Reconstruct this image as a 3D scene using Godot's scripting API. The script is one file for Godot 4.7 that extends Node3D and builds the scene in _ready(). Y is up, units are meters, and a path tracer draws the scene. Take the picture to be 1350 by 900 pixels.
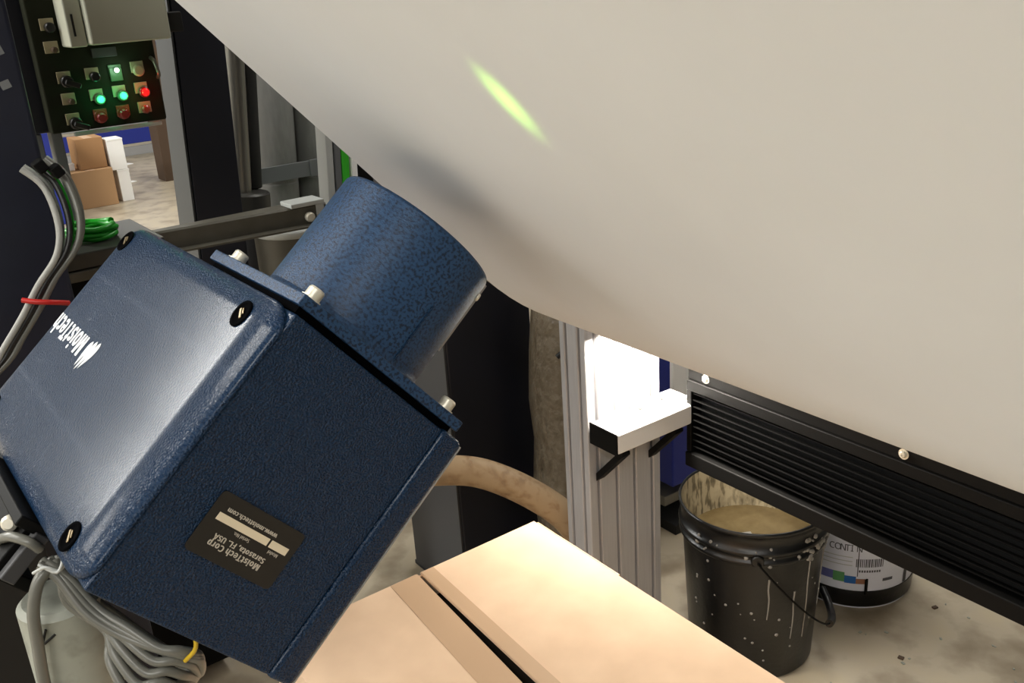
extends Node3D

# ---------------------------------------------------------------- helpers
var used := {}
var M := {}

func numbered(called: String) -> String:
	var n: int = used.get(called, 0)
	used[called] = n + 1
	return called if n == 0 else "%s_%03d" % [called, n]

func tag(o: Node3D, label: String, category: String, group := "") -> Node3D:
	o.set_meta("label", label)
	o.set_meta("category", category)
	if group != "":
		o.set_meta("group", group)
	return o

func thing(called: String, label: String, category: String, at := Vector3.ZERO, group := "") -> Node3D:
	var o := Node3D.new()
	o.name = numbered(called)
	add_child(o, true)
	o.position = at
	tag(o, label, category, group)
	return o

func new_st() -> SurfaceTool:
	var st := SurfaceTool.new()
	st.begin(Mesh.PRIMITIVE_TRIANGLES)
	return st

# commits a SurfaceTool as one named mesh
func part(called: String, st: SurfaceTool, m: Material, parent: Node3D = self) -> MeshInstance3D:
	var mi := MeshInstance3D.new()
	mi.mesh = st.commit()
	mi.material_override = m
	mi.name = numbered(called) if parent == self else called
	parent.add_child(mi, true)
	return mi

func structure(called: String, st: SurfaceTool, m: Material) -> MeshInstance3D:
	var o := part(called, st, m)
	o.set_meta("kind", "structure")
	return o

# one triangle, wound so that it faces along its normals
func tri(st: SurfaceTool, p: Array, n: Array, uv: Array = []) -> void:
	var a: Vector3 = p[0]
	var b: Vector3 = p[1]
	var c: Vector3 = p[2]
	var cr := (b - a).cross(c - a)
	if cr.length_squared() < 1e-16:
		return
	var avg: Vector3 = n[0] + n[1] + n[2]
	var order := [0, 1, 2] if cr.dot(avg) < 0.0 else [0, 2, 1]
	for i in order:
		st.set_normal(n[i])
		st.set_uv(uv[i] if uv.size() else Vector2.ZERO)
		st.add_vertex(p[i])

func quad(st: SurfaceTool, p: Array, n: Array, uv: Array = []) -> void:
	tri(st, [p[0], p[1], p[2]], [n[0], n[1], n[2]], [uv[0], uv[1], uv[2]] if uv.size() else [])
	tri(st, [p[0], p[2], p[3]], [n[0], n[2], n[3]], [uv[0], uv[2], uv[3]] if uv.size() else [])

func face(st: SurfaceTool, a: Vector3, b: Vector3, c: Vector3, d: Vector3, out: Vector3) -> void:
	var n := (b - a).cross(d - a).normalized()
	if n.dot(out) < 0:
		n = -n
	quad(st, [a, b, c, d], [n, n, n, n], [Vector2(0, 0), Vector2(1, 0), Vector2(1, 1), Vector2(0, 1)])

# box with rounded (seg > 1) or chamfered (seg = 1) edges; optional clamp of local x to a maximum
func box(st: SurfaceTool, centre: Vector3, size: Vector3, bev := 0.002, seg := 1, basis := Basis.IDENTITY, x_most := 1e9) -> void:
	var h := size / 2
	bev = minf(bev, minf(h.x, minf(h.y, h.z)) * 0.999)
	var inner := h - Vector3(bev, bev, bev)
	var nb := basis.inverse().transposed()
	var cs := []
	for k in 3:
		var l := []
		for i in seg + 1:
			l.append(-h[k] + bev * (1.0 - tan((1.0 - float(i) / seg) * PI / 4)) if seg > 1 else [-h[k], -inner[k]][i])
		for i in range(seg, -1, -1):
			l.append(-l[i])
		cs.append(l)
	for axis in 3:
		var u := (axis + 1) % 3
		var v := (axis + 2) % 3
		for s in [-1.0, 1.0]:
			var grid := []
			for i in cs[u].size():
				var row := []
				for j in cs[v].size():
					var q := Vector3.ZERO
					q[axis] = s * h[axis]
					q[u] = cs[u][i]
					q[v] = cs[v][j]
					var k := q.clamp(-inner, inner)
					var n := (q - k).normalized()
					var p := k + n * bev
					if p.x > x_most:
						p.x = x_most
					row.append([centre + basis * p, (nb * n).normalized()])
				grid.append(row)
			for i in cs[u].size() - 1:
				for j in cs[v].size() - 1:
					var a = grid[i][j]
					var b = grid[i + 1][j]
					var c = grid[i + 1][j + 1]
					var d = grid[i][j + 1]
					quad(st, [a[0], b[0], c[0], d[0]], [a[1], b[1], c[1], d[1]])

# box between two corners
func block(st: SurfaceTool, lo: Vector3, hi: Vector3, bev := 0.002) -> void:
	box(st, (lo + hi) / 2, (hi - lo).abs(), bev)

# beam of rectangular section from a to b; wide is along 'side'
func bar(st: SurfaceTool, a: Vector3, b: Vector3, wide: float, deep: float, side := Vector3.RIGHT, bev := 0.002) -> void:
	var y := (b - a).normalized()
	var z := side.cross(y).normalized()
	var x := y.cross(z)
	box(st, (a + b) / 2, Vector3(wide, a.distance_to(b), deep), bev, 1, Basis(x, y, z))

# turned shape: profile of (radius, height), sharp corners where a point repeats
func lathe(st: SurfaceTool, profile: Array, sides := 32, at := Transform3D.IDENTITY, from := 0.0, to := TAU) -> void:
	for k in profile.size() - 1:
		var p0: Vector2 = profile[k]
		var p1: Vector2 = profile[k + 1]
		if p0.is_equal_approx(p1):
			continue
		var t := (p1 - p0).normalized()
		var n0 := Vector2(t.y, -t.x)
		var n1 := n0
		if k > 0 and not p0.is_equal_approx(profile[k - 1]):
			var tt: Vector2 = (p0 - profile[k - 1]).normalized() + t
			n0 = Vector2(tt.y, -tt.x).normalized()
		if k < profile.size() - 2 and not p1.is_equal_approx(profile[k + 2]):
			var tt: Vector2 = (profile[k + 2] - p1).normalized() + t
			n1 = Vector2(tt.y, -tt.x).normalized()
		for i in sides:
			var a := from + (to - from) * i / sides
			var b := from + (to - from) * (i + 1) / sides
			var ca := Vector3(cos(a), 0, sin(a))
			var cb := Vector3(cos(b), 0, sin(b))
			var up := Vector3.UP
			var P := [ca * p0.x + up * p0.y, cb * p0.x + up * p0.y, cb * p1.x + up * p1.y, ca * p1.x + up * p1.y]
			var N := [ca * n0.x + up * n0.y, cb * n0.x + up * n0.y, cb * n1.x + up * n1.y, ca * n1.x + up * n1.y]
			for j in 4:
				P[j] = at * P[j]
				N[j] = (at.basis * N[j]).normalized()
			quad(st, P, N, [Vector2(float(i) / sides, p0.y), Vector2(float(i + 1) / sides, p0.y), Vector2(float(i + 1) / sides, p1.y), Vector2(float(i) / sides, p1.y)])

func can(st: SurfaceTool, r: float, h: float, bev := 0.002, sides := 32, at := Transform3D.IDENTITY) -> void:
	lathe(st, [Vector2(0, 0), Vector2(r - bev, 0), Vector2(r - bev, 0), Vector2(r, bev), Vector2(r, bev), Vector2(r, h - bev), Vector2(r, h - bev), Vector2(r - bev, h), Vector2(r - bev, h), Vector2(0, h)], sides, at)

# transform whose y axis runs along 'dir'
func along(at: Vector3, dir: Vector3) -> Transform3D:
	var y := dir.normalized()
	var x := Vector3.RIGHT if absf(y.x) < 0.9 else Vector3.BACK
	var z := x.cross(y).normalized()
	return Transform3D(Basis(y.cross(z), y, z), at)

# tube through points (smoothed), radius may vary from r to r1
func tube(st: SurfaceTool, pts: Array, r: float, sides := 10, steps := 6, r1 := -1.0) -> void:
	if r1 < 0:
		r1 = r
	var path := []
	for i in pts.size() - 1:
		var p0: Vector3 = pts[maxi(i - 1, 0)]
		var p1: Vector3 = pts[i]
		var p2: Vector3 = pts[i + 1]
		var p3: Vector3 = pts[mini(i + 2, pts.size() - 1)]
		for k in steps:
			path.append(p1.cubic_interpolate(p2, p0, p3, float(k) / steps))
	path.append(pts[-1])
	var x := Vector3.ZERO
	var rings := []
	for i in path.size():
		var d: Vector3 = (path[mini(i + 1, path.size() - 1)] - path[maxi(i - 1, 0)]).normalized()
		if x == Vector3.ZERO:
			x = d.cross(Vector3.UP if absf(d.y) < 0.9 else Vector3.RIGHT).normalized()
		x = (x - d * x.dot(d)).normalized()
		var y := d.cross(x)
		var rr := lerpf(r, r1, float(i) / (path.size() - 1))
		var ring := []
		for k in sides + 1:
			var n := x * cos(TAU * k / sides) + y * sin(TAU * k / sides)
			ring.append([path[i] + n * rr, n])
		rings.append([ring, d])
	for i in rings.size() - 1:
		for k in sides:
			var a = rings[i][0][k]
			var b = rings[i][0][k + 1]
			var c = rings[i + 1][0][k + 1]
			var d = rings[i + 1][0][k]
			quad(st, [a[0], b[0], c[0], d[0]], [a[1], b[1], c[1], d[1]])
	for e in [0, rings.size() - 1]:
		var n: Vector3 = rings[e][1] * (-1.0 if e == 0 else 1.0)
		for k in sides:
			tri(st, [path[e], rings[e][0][k][0], rings[e][0][k + 1][0]], [n, n, n])

# prism: a flat outline (x, y) pushed from z0 to z1, placed by 'at'
func prism(st: SurfaceTool, outline: PackedVector2Array, z0: float, z1: float, at := Transform3D.IDENTITY) -> void:
	var idx := Geometry2D.triangulate_polygon(outline)
	for z in [z0, z1]:
		var n := at.basis * Vector3(0, 0, -1 if z == minf(z0, z1) else 1)
		for i in range(0, idx.size(), 3):
			var p := []
			for k in 3:
				var q := outline[idx[i + k]]
				p.append(at * Vector3(q.x, q.y, z))
			tri(st, p, [n, n, n])
	var ccw := not Geometry2D.is_polygon_clockwise(outline)
	for i in outline.size():
		var a := outline[i]
		var b := outline[(i + 1) % outline.size()]
		var t := (b - a).normalized()
		var n2 := Vector2(t.y, -t.x)
		# is_polygon_clockwise works with y down, so test with the area instead
		var n3 := at.basis * Vector3(n2.x, n2.y, 0) * signed(outline)
		quad(st, [at * Vector3(a.x, a.y, z0), at * Vector3(b.x, b.y, z0), at * Vector3(b.x, b.y, z1), at * Vector3(a.x, a.y, z1)], [n3, n3, n3, n3])

func signed(o: PackedVector2Array) -> float:
	var s := 0.0
	for i in o.size():
		s += o[i].cross(o[(i + 1) % o.size()])
	return signf(s)

func hex_bolt(st: SurfaceTool, at: Transform3D, r: float, h: float) -> void:
	lathe(st, [Vector2(0, 0), Vector2(r * 1.25, 0), Vector2(r * 1.25, 0), Vector2(r * 1.25, h * 0.18), Vector2(r * 1.25, h * 0.18), Vector2(r, h * 0.18)], 18, at)
	lathe(st, [Vector2(r, h * 0.18), Vector2(r, h * 0.85), Vector2(r, h * 0.85), Vector2(r * 0.82, h), Vector2(r * 0.82, h), Vector2(0, h)], 6, at)

func lettering(called: String, words: String, height: float, at: Transform3D, m: Material, parent: Node3D, bold := false, depth := 0.0006) -> MeshInstance3D:
	var t := TextMesh.new()
	var f := SystemFont.new()
	f.font_names = PackedStringArray(["Droid Sans"])
	f.font_weight = 700 if bold else 400
	t.font = f
	t.text = words
	t.font_size = 32
	t.pixel_size = height / 32.0
	t.depth = depth
	t.curve_step = 2.0
	t.horizontal_alignment = HORIZONTAL_ALIGNMENT_LEFT
	t.vertical_alignment = VERTICAL_ALIGNMENT_BOTTOM
	var mi := MeshInstance3D.new()
	mi.mesh = t
	mi.material_override = m
	mi.name = called
	mi.transform = at
	parent.add_child(mi, true)
	return mi

# ---------------------------------------------------------------- materials
func mat(c: Color, rough := 0.6, metal := 0.0) -> StandardMaterial3D:
	var m := StandardMaterial3D.new()
	m.albedo_color = c
	m.roughness = rough
	m.metallic = metal
	return m

func noise_tex(freq: float, seed_: int, ramp: Array = [], normal := false, bump := 4.0, octaves := 4, size := 512) -> NoiseTexture2D:
	var n := FastNoiseLite.new()
	n.noise_type = FastNoiseLite.TYPE_SIMPLEX_SMOOTH
	n.seed = seed_
	n.frequency = freq
	n.fractal_octaves = octaves
	var t := NoiseTexture2D.new()
	t.width = size
	t.height = size
	t.seamless = true
	t.noise = n
	if normal:
		t.as_normal_map = true
		t.bump_strength = bump
	if ramp.size():
		var g := Gradient.new()
		var o := PackedFloat32Array()
		var c := PackedColorArray()
		for r in ramp:
			o.append(r[0])
			c.append(r[1])
		g.offsets = o
		g.colors = c
		t.color_ramp = g
	return t

func textured(m: StandardMaterial3D, albedo: Texture2D, scale: Vector3, normal: Texture2D = null, nscale := 1.0) -> StandardMaterial3D:
	m.uv1_triplanar = true
	m.uv1_scale = scale
	if albedo:
		m.albedo_texture = albedo
	if normal:
		m.normal_enabled = true
		m.normal_texture = normal
		m.normal_scale = nscale
	return m

func make_materials() -> void:
	var peel := noise_tex(0.11, 5, [], true, 6.0, 2)
	M.paint = textured(mat(Color(0.05, 0.165, 0.28), 0.32), noise_tex(0.02, 3, [[0.0, Color(0.86, 0.88, 0.9)], [0.5, Color(0.95, 0.95, 0.95)], [1.0, Color(1, 1, 1)]]), Vector3(7, 7, 7), noise_tex(0.085, 6, [], true, 8.0, 2), 1.2)
	M.paint.metallic_specular = 0.3
	M.paint.clearcoat_enabled = true
	M.paint.clearcoat = 0.16
	M.paint.clearcoat_roughness = 0.15
	M.snout = textured(mat(Color(0.125, 0.25, 0.385), 0.45), noise_tex(0.045, 8, [[0.0, Color(0.35, 0.38, 0.42)], [0.36, Color(0.55, 0.58, 0.62)], [0.46, Color(0.92, 0.94, 0.95)], [1.0, Color(1, 1, 1)]], false, 4.0, 3), Vector3(9, 9, 9), peel, 0.22)
	M.snout.metallic_specular = 0.4
	M.dark_edge = mat(Color(0.012, 0.012, 0.016), 0.95)
	M.dark_edge.metallic_specular = 0.1
	M.bare_edge = mat(Color(0.62, 0.62, 0.63), 0.35, 0.7)
	M.bolt = mat(Color(0.86, 0.84, 0.78), 0.38, 0.35)
	M.brass = mat(Color(0.5, 0.44, 0.33), 0.4, 0.8)
	M.white_print = mat(Color(0.9, 0.91, 0.92), 0.5)
	M.plate = mat(Color(0.075, 0.065, 0.055), 0.5)
	M.plate_print = mat(Color(0.72, 0.69, 0.64), 0.6)
	M.plate_blank = mat(Color(0.86, 0.81, 0.71), 0.6)
	M.web = textured(mat(Color(0.87, 0.885, 0.905), 0.75), noise_tex(0.006, 21, [[0.0, Color(0.965, 0.96, 0.955)], [0.5, Color(0.985, 0.98, 0.975)], [1.0, Color(1, 1, 1)]], false, 4.0, 5), Vector3(0.9, 0.9, 0.9))
	M.web_edge = mat(Color(0.93, 0.92, 0.9), 0.7)
	M.drum = mat(Color(0.46, 0.44, 0.38), 0.4, 0.4)
	M.card = textured(mat(Color(0.93, 0.81, 0.69), 0.85), noise_tex(0.01, 31, [[0.0, Color(0.95, 0.94, 0.93)], [1.0, Color(1, 1, 1)]]), Vector3(2, 2, 2))
	M.card_dark = mat(Color(0.78, 0.65, 0.52), 0.6)
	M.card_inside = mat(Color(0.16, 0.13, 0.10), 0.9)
	M.alu = textured(mat(Color(0.66, 0.66, 0.67), 0.45, 0.15), noise_tex(0.02, 41, [[0.0, Color(0.93, 0.93, 0.93)], [1.0, Color(1, 1, 1)]]), Vector3(12, 0.6, 12))
	M.alu_bright = mat(Color(0.9, 0.9, 0.9), 0.45, 0.1)
	M.black = mat(Color(0.035, 0.035, 0.035), 0.6)
	M.slat = mat(Color(0.022, 0.022, 0.022), 0.9)
	M.slat.metallic_specular = 0.2
	M.black.metallic_specular = 0.25
	M.black_deep = mat(Color(0.02, 0.02, 0.02), 0.7)
	M.black_plastic = textured(mat(Color(0.045, 0.045, 0.05), 0.34), null, Vector3(6, 6, 6), noise_tex(0.02, 45, [], true, 3.0), 0.3)
	M.drip = mat(Color(0.56, 0.55, 0.53), 0.6)
	M.slurry = textured(mat(Color(0.46, 0.40, 0.28), 0.16), noise_tex(0.012, 46, [[0.0, Color(0.86, 0.84, 0.8)], [1.0, Color(1, 1, 1)]]), Vector3(4, 4, 4))
	M.slurry_wall = textured(mat(Color(0.68, 0.63, 0.52), 0.6), noise_tex(0.02, 47, [[0.0, Color(0.35, 0.35, 0.35)], [0.35, Color(0.6, 0.59, 0.56)], [0.5, Color(1, 1, 1)], [1.0, Color(1, 1, 1)]]), Vector3(6, 1.5, 6))
	M.navy = textured(mat(Color(0.075, 0.095, 0.17), 0.45), noise_tex(0.012, 51, [[0.0, Color(0.8, 0.8, 0.85)], [1.0, Color(1, 1, 1)]]), Vector3(2, 2, 2))
	M.navy_dark = mat(Color(0.05, 0.065, 0.12), 0.5)
	M.grey_paint = mat(Color(0.46, 0.47, 0.48), 0.5)
	M.mid_grey = mat(Color(0.19, 0.20, 0.205), 0.6)
	M.dark_grey = mat(Color(0.22, 0.22, 0.23), 0.55)
	M.olive = mat(Color(0.15, 0.16, 0.125), 0.85)
	M.olive.metallic_specular = 0.2
	M.putty = mat(Color(0.70, 0.71, 0.65), 0.6)
	M.legend = mat(Color(0.66, 0.62, 0.50), 0.5)
	M.knob = mat(Color(0.03, 0.03, 0.03), 0.35)
	M.red_button = mat(Color(0.52, 0.10, 0.10), 0.3)
	M.red_cap = mat(Color(0.58, 0.24, 0.18), 0.3)
	M.green_plate = mat(Color(0.28, 0.40, 0.28), 0.4)
	M.green_glow = glow(Color(0.25, 0.95, 0.55), 1.3)
	M.white_glow = glow(Color(0.85, 1.0, 0.88), 2.0)
	M.red_glow = glow(Color(0.95, 0.09, 0.09), 1.0)
	M.steel = mat(Color(0.50, 0.49, 0.46), 0.32, 0.7)
	M.steel_dark = mat(Color(0.22, 0.215, 0.20), 0.45, 0.3)
	M.channel = textured(mat(Color(0.36, 0.345, 0.31), 0.5, 0.2), noise_tex(0.01, 55, [[0.0, Color(0.85, 0.85, 0.83)], [1.0, Color(1, 1, 1)]]), Vector3(3, 3, 3))
	M.foam = textured(mat(Color(0.48, 0.48, 0.47), 0.8), noise_tex(0.02, 56, [[0.0, Color(0.88, 0.88, 0.88)], [1.0, Color(1, 1, 1)]]), Vector3(5, 1.2, 5))
	M.strap = mat(Color(0.40, 0.41, 0.42), 0.4)
	M.pale = mat(Color(0.70, 0.71, 0.70), 0.6)
	M.green = mat(Color(0.22, 0.72, 0.16), 0.4)
	M.green_hose = mat(Color(0.10, 0.62, 0.13), 0.35)
	M.cable = mat(Color(0.60, 0.60, 0.58), 0.42)
	M.cable_grey = mat(Color(0.40, 0.40, 0.375), 0.32)
	M.cable_black = mat(Color(0.05, 0.05, 0.05), 0.4)
	M.red_tie = mat(Color(0.72, 0.12, 0.10), 0.4)
	M.yellow_tie = mat(Color(0.74, 0.62, 0.10), 0.4)
	M.pole = textured(mat(Color(0.60, 0.61, 0.57), 0.45), noise_tex(0.012, 57, [[0.0, Color(0.8, 0.8, 0.78)], [0.5, Color(1, 1, 1)], [1.0, Color(1, 1, 1)]]), Vector3(4, 4, 4))
	M.hose = textured(mat(Color(0.66, 0.555, 0.42), 0.6), noise_tex(0.014, 58, [[0.0, Color(0.5, 0.42, 0.33)], [0.3, Color(0.86, 0.8, 0.74)], [0.45, Color(1, 1, 1)], [1.0, Color(1, 1, 1)]]), Vector3(3.2, 3.2, 3.2))
	M.film = textured(mat(Color(0.53, 0.50, 0.44), 0.4), noise_tex(0.018, 59, [[0.0, Color(0.72, 0.67, 0.62)], [0.5, Color(0.9, 0.87, 0.84)], [1.0, Color(1, 1, 1)]]), Vector3(5, 2.5, 5), noise_tex(0.02, 60, [], true, 10.0), 1.0)
	M.brown_box = mat(Color(0.66, 0.50, 0.34), 0.85)
	M.brown_box_light = mat(Color(0.74, 0.59, 0.43), 0.85)
	M.brown_post = mat(Color(0.30, 0.23, 0.17), 0.7)
	M.rack_blue = mat(Color(0.10, 0.16, 0.50), 0.5)
	M.rack_grey = mat(Color(0.55, 0.55, 0.55), 0.6)
	M.paper = mat(Color(0.97, 0.97, 0.96), 0.7)
	M.wall = mat(Color(0.66, 0.67, 0.67), 0.8)
	M.ceiling = mat(Color(0.55, 0.55, 0.54), 0.85)
	M.floor = textured(mat(Color(0.735, 0.695, 0.61), 0.34), noise_tex(0.006, 61, [[0.0, Color(0.72, 0.69, 0.66)], [0.36, Color(0.88, 0.86, 0.85)], [0.52, Color(0.96, 0.95, 0.95)], [1.0, Color(1, 0.98, 0.94)]], false, 4.0, 8, 1024), Vector3(0.8, 0.8, 0.8))
	M.pail_white = mat(Color(0.86, 0.87, 0.92), 0.4)
	M.barcode = mat(Color(0.30, 0.30, 0.33), 0.6)
	M.band_blue = mat(Color(0.12, 0.38, 0.66), 0.5)
	M.band_green = mat(Color(0.36, 0.60, 0.38), 0.5)
	M.band_violet = mat(Color(0.40, 0.42, 0.66), 0.5)
	M.band_brown = mat(Color(0.58, 0.40, 0.30), 0.5)

func glow(c: Color, e: float) -> StandardMaterial3D:
	var m := mat(c, 0.3)
	m.emission_enabled = true
	m.emission = c
	m.emission_energy_multiplier = e
	return m

# ---------------------------------------------------------------- lamps
func ceiling_light(at: Vector3, size: Vector2, energy: float, where: String, turn := 0.0) -> void:
	var t := thing("ceiling_light", "fluorescent fitting under the roof, " + where, "ceiling light", at, "fluorescent fittings under the roof")
	t.rotation.y = turn
	var st := new_st()
	box(st, Vector3(0, 0.05, 0), Vector3(size.x + 0.08, 0.08, size.y + 0.08), 0.01)
	part("housing", st, M.grey_paint, t)
	st = new_st()
	box(st, Vector3(0, 0.0, 0), Vector3(size.x, 0.03, size.y), 0.008)
	part("diffuser", st, M.diffuser, t)
	st = new_st()
	bar(st, Vector3(0, 0.09, 0), Vector3(0, CEIL - at.y, 0), 0.012, 0.012)
	part("hanger", st, M.steel, t)
	var l := AreaLight3D.new()
	l.name = "area_light"
	l.area_size = size
	l.area_normalize_energy = false
	l.light_energy = energy
	l.light_color = Color(1.0, 1.0, 0.985)
	l.area_range = 40.0
	l.shadow_enabled = true
	l.rotation.x = -PI / 2
	l.position.y = -0.03
	t.add_child(l, true)

const CEIL := 5.0
const EYE := Vector3(0, 1.43, 0)

func _ready() -> void:
	# ------------------------------------------------------------ camera, sky, exposure
	var cam := Camera3D.new()
	cam.name = "camera"
	cam.fov = 38.67
	cam.near = 0.02
	cam.far = 80
	cam.transform = Transform3D(Basis(Vector3.UP, -0.6136) * Basis(Vector3.RIGHT, -0.3635) * Basis(Vector3.BACK, -0.0662), EYE)
	add_child(cam, true)
	cam.current = true
	var we := WorldEnvironment.new()
	we.name = "world_environment"
	var env := Environment.new()
	env.background_mode = Environment.BG_COLOR
	env.background_color = Color(0.5, 0.5, 0.5)
	env.tonemap_mode = Environment.TONE_MAPPER_LINEAR
	env.tonemap_exposure = 1.27
	env.sdfgi_enabled = true
	env.ssao_enabled = true
	env.ssil_enabled = true
	we.environment = env
	add_child(we, true)
	make_materials()
	M.diffuser = glow(Color(1.0, 0.97, 0.92), 4.0)
	# light fittings: rows under the roof
	var ordinal := ["first", "second", "third", "fourth"]
	var xs := [-11.0, -7.5, -4.4, -2.0]
	var zs := [-10.6, -6.0, -2.5, 2.5]
	for i in 4:
		for j in 4:
			if i > 1 and j == 0 or i == 3 and j == 1:
				continue
			ceiling_light(Vector3(xs[i], 4.0, zs[j]), Vector2(0.7, 2.4), 4.6, "%s row from left wall, %s from far wall" % [ordinal[i], ordinal[j]])
	for j in 2:
		ceiling_light(Vector3(-1.25 - 1.4 * j, 2.7, -5.05 - 1.75 * j), Vector2(0.35, 2.1), 17.0, "%s of the slanting row" % ordinal[j], deg_to_rad(38.7))
	for j in 3:
		ceiling_light(Vector3(3.0, 4.0, [-12.0, -7.0, -2.0][j]), Vector2(0.6, 2.4), 4.0, "%s from far wall in the rightmost row" % ordinal[j])
	room()
	machine_web()
	sensor()
	carton()
	profile_post()
	bar_lamp()
	louvre_box()
	buckets()
	hose_and_column()
	left_machines()
	far_aisle()
	cables_and_stand()
	behind_bracket()

# ---------------------------------------------------------------- the setting
func room() -> void:
	var st := new_st()
	block(st, Vector3(-14, -0.2, -15), Vector3(9, 0, 8), 0.001)
	structure("floor", st, M.floor)
	st = new_st()
	block(st, Vector3(-14, CEIL, -15), Vector3(9, CEIL + 0.2, 8), 0.001)
	structure("ceiling", st, M.ceiling)
	st = new_st()
	block(st, Vector3(-14.2, -0.2, -15), Vector3(-14, CEIL + 0.2, 8), 0.001)
	structure("wall_left", st, M.wall)
	st = new_st()
	block(st, Vector3(9, -0.2, -15), Vector3(9.2, CEIL + 0.2, 8), 0.001)
	structure("wall_right", st, M.wall)
	st = new_st()
	block(st, Vector3(-14.2, -0.2, -15.2), Vector3(9.2, CEIL + 0.2, -15), 0.001)
	structure("wall_far", st, M.wall)
	st = new_st()
	block(st, Vector3(-14.2, -0.2, 8), Vector3(9.2, CEIL + 0.2, 8.2), 0.001)
	structure("wall_near", st, M.wall)

# ---------------------------------------------------------------- web and drum
const WA := deg_to_rad(43.0)
var web_v := Vector3(cos(WA), sin(WA), 0)
var web_w := Vector3(sin(WA), -cos(WA), 0)

func machine_web() -> void:
	# the sheet runs down a straight span, then wraps under the drum
	var r := 0.45
	var w0 := 0.805
	var off := 0.264
	var pts := []
	var nrm := []
	for i in 13:
		pts.append(EYE + web_v * off + web_w * lerpf(-0.45, w0, i / 12.0))
		nrm.append(-web_v)
	var centre := EYE + web_v * (off + r) + web_w * w0
	for i in range(1, 41):
		var a := deg_to_rad(i * 3.6)
		var n := -web_v * cos(a) + web_w * sin(a)
		pts.append(centre + n * r)
		nrm.append(n)
	var z0 := -1.11
	var z1 := 0.55
	var thick := 0.003
	var st := new_st()
	for i in pts.size() - 1:
		var a: Vector3 = pts[i]
		var b: Vector3 = pts[i + 1]
		var na: Vector3 = nrm[i]
		var nb: Vector3 = nrm[i + 1]
		var zz := Vector3(0, 0, 1)
		quad(st, [a + zz * z0, b + zz * z0, b + zz * z1, a + zz * z1], [na, nb, nb, na])
		quad(st, [a - na * thick + zz * z0, b - nb * thick + zz * z0, b - nb * thick + zz * z1, a - na * thick + zz * z1], [-na, -nb, -nb, -na])
		for z in [z0, z1]:
			var n: Vector3 = zz * signf(z - z0 - 0.1)
			quad(st, [a + zz * z, b + zz * z, b - nb * thick + zz * z, a - na * thick + zz * z], [n, n, n, n])
	var o := part("paper_web", st, M.web)
	tag(o, "wide pale cream paper web running down and wrapping under the drum", "paper web")
	# drum: shell a little longer than the sheet, with a stepped end and a shaft
	var d := thing("drum", "big grey steel drum just showing beyond the edge of the cream web", "drum", Vector3(centre.x, centre.y, z0 - 0.03))
	var turn := Transform3D(Basis(Vector3.RIGHT, PI / 2), Vector3.ZERO)
	st = new_st()
	var rr := r - thick - 0.001
	lathe(st, [Vector2(rr - 0.05, 0), Vector2(rr - 0.006, 0), Vector2(rr - 0.006, 0), Vector2(rr, 0.006), Vector2(rr, 0.006), Vector2(rr, 1.70), Vector2(rr, 1.70), Vector2(rr - 0.05, 1.70)], 72, turn)
	part("shell", st, M.drum, d)
	for y in [0.012, 1.67]:
		st = new_st()
		can(st, rr - 0.05, 0.02, 0.002, 48, turn * Transform3D(Basis.IDENTITY, Vector3(0, y, 0)))
		part("end_disc", st, M.steel_dark, d)
	st = new_st()
	can(st, 0.05, 2.0, 0.004, 24, turn * Transform3D(Basis.IDENTITY, Vector3(0, -0.04, 0)))
	part("shaft", st, M.steel, d)
	# guide roll that the sheet leaves at the top, out of the frame
	var top: Vector3 = pts[0]
	st = new_st()
	can(st, 0.06, 1.9, 0.004, 32, turn)
	var g := part("guide_roll", st, M.steel)
	g.position = top + web_v * 0.0645 + Vector3(0, 0, z0 - 0.1)
	tag(g, "thin steel guide roll at the top end of the cream web", "roller")
	# small green inspection lamp that grazes the sheet
	var hit := Vector3(0.448, 1.336, -0.622)
	var lp := hit - web_w * 0.40 - web_v * 0.155
	var lamp := thing("inspection_lamp", "small black lamp throwing a green streak along the cream web", "lamp", lp)
	lamp.look_at_from_position(lp, hit, Vector3.UP)
	var back := Transform3D(Basis(Vector3.RIGHT, PI / 2), Vector3.ZERO)
	st = new_st()
	lathe(st, [Vector2(0, 0.11), Vector2(0.011, 0.11), Vector2(0.011, 0.11), Vector2(0.011, 0.03), Vector2(0.015, 0.015), Vector2(0.015, 0.004), Vector2(0.015, 0.004), Vector2(0.013, 0.004)], 24, back)
	part("body", st, M.black, lamp)
	st = new_st()
	can(st, 0.013, 0.002, 0.0005, 24, back * Transform3D(Basis.IDENTITY, Vector3(0, 0.006, 0)))
	part("lens", st, glow(Color(0.7, 1.0, 0.35), 1.5), lamp)
	var sp := SpotLight3D.new()
	sp.name = "spot_light"
	sp.light_color = Color(0.70, 1.0, 0.28)
	sp.light_energy = 0.9
	sp.spot_angle = 1.75
	sp.spot_angle_attenuation = 1.0
	sp.light_size = 0.01
	sp.spot_range = 20.0
	sp.shadow_enabled = true
	sp.position = Vector3(0, 0, -0.004)
	lamp.add_child(sp, true)

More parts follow.
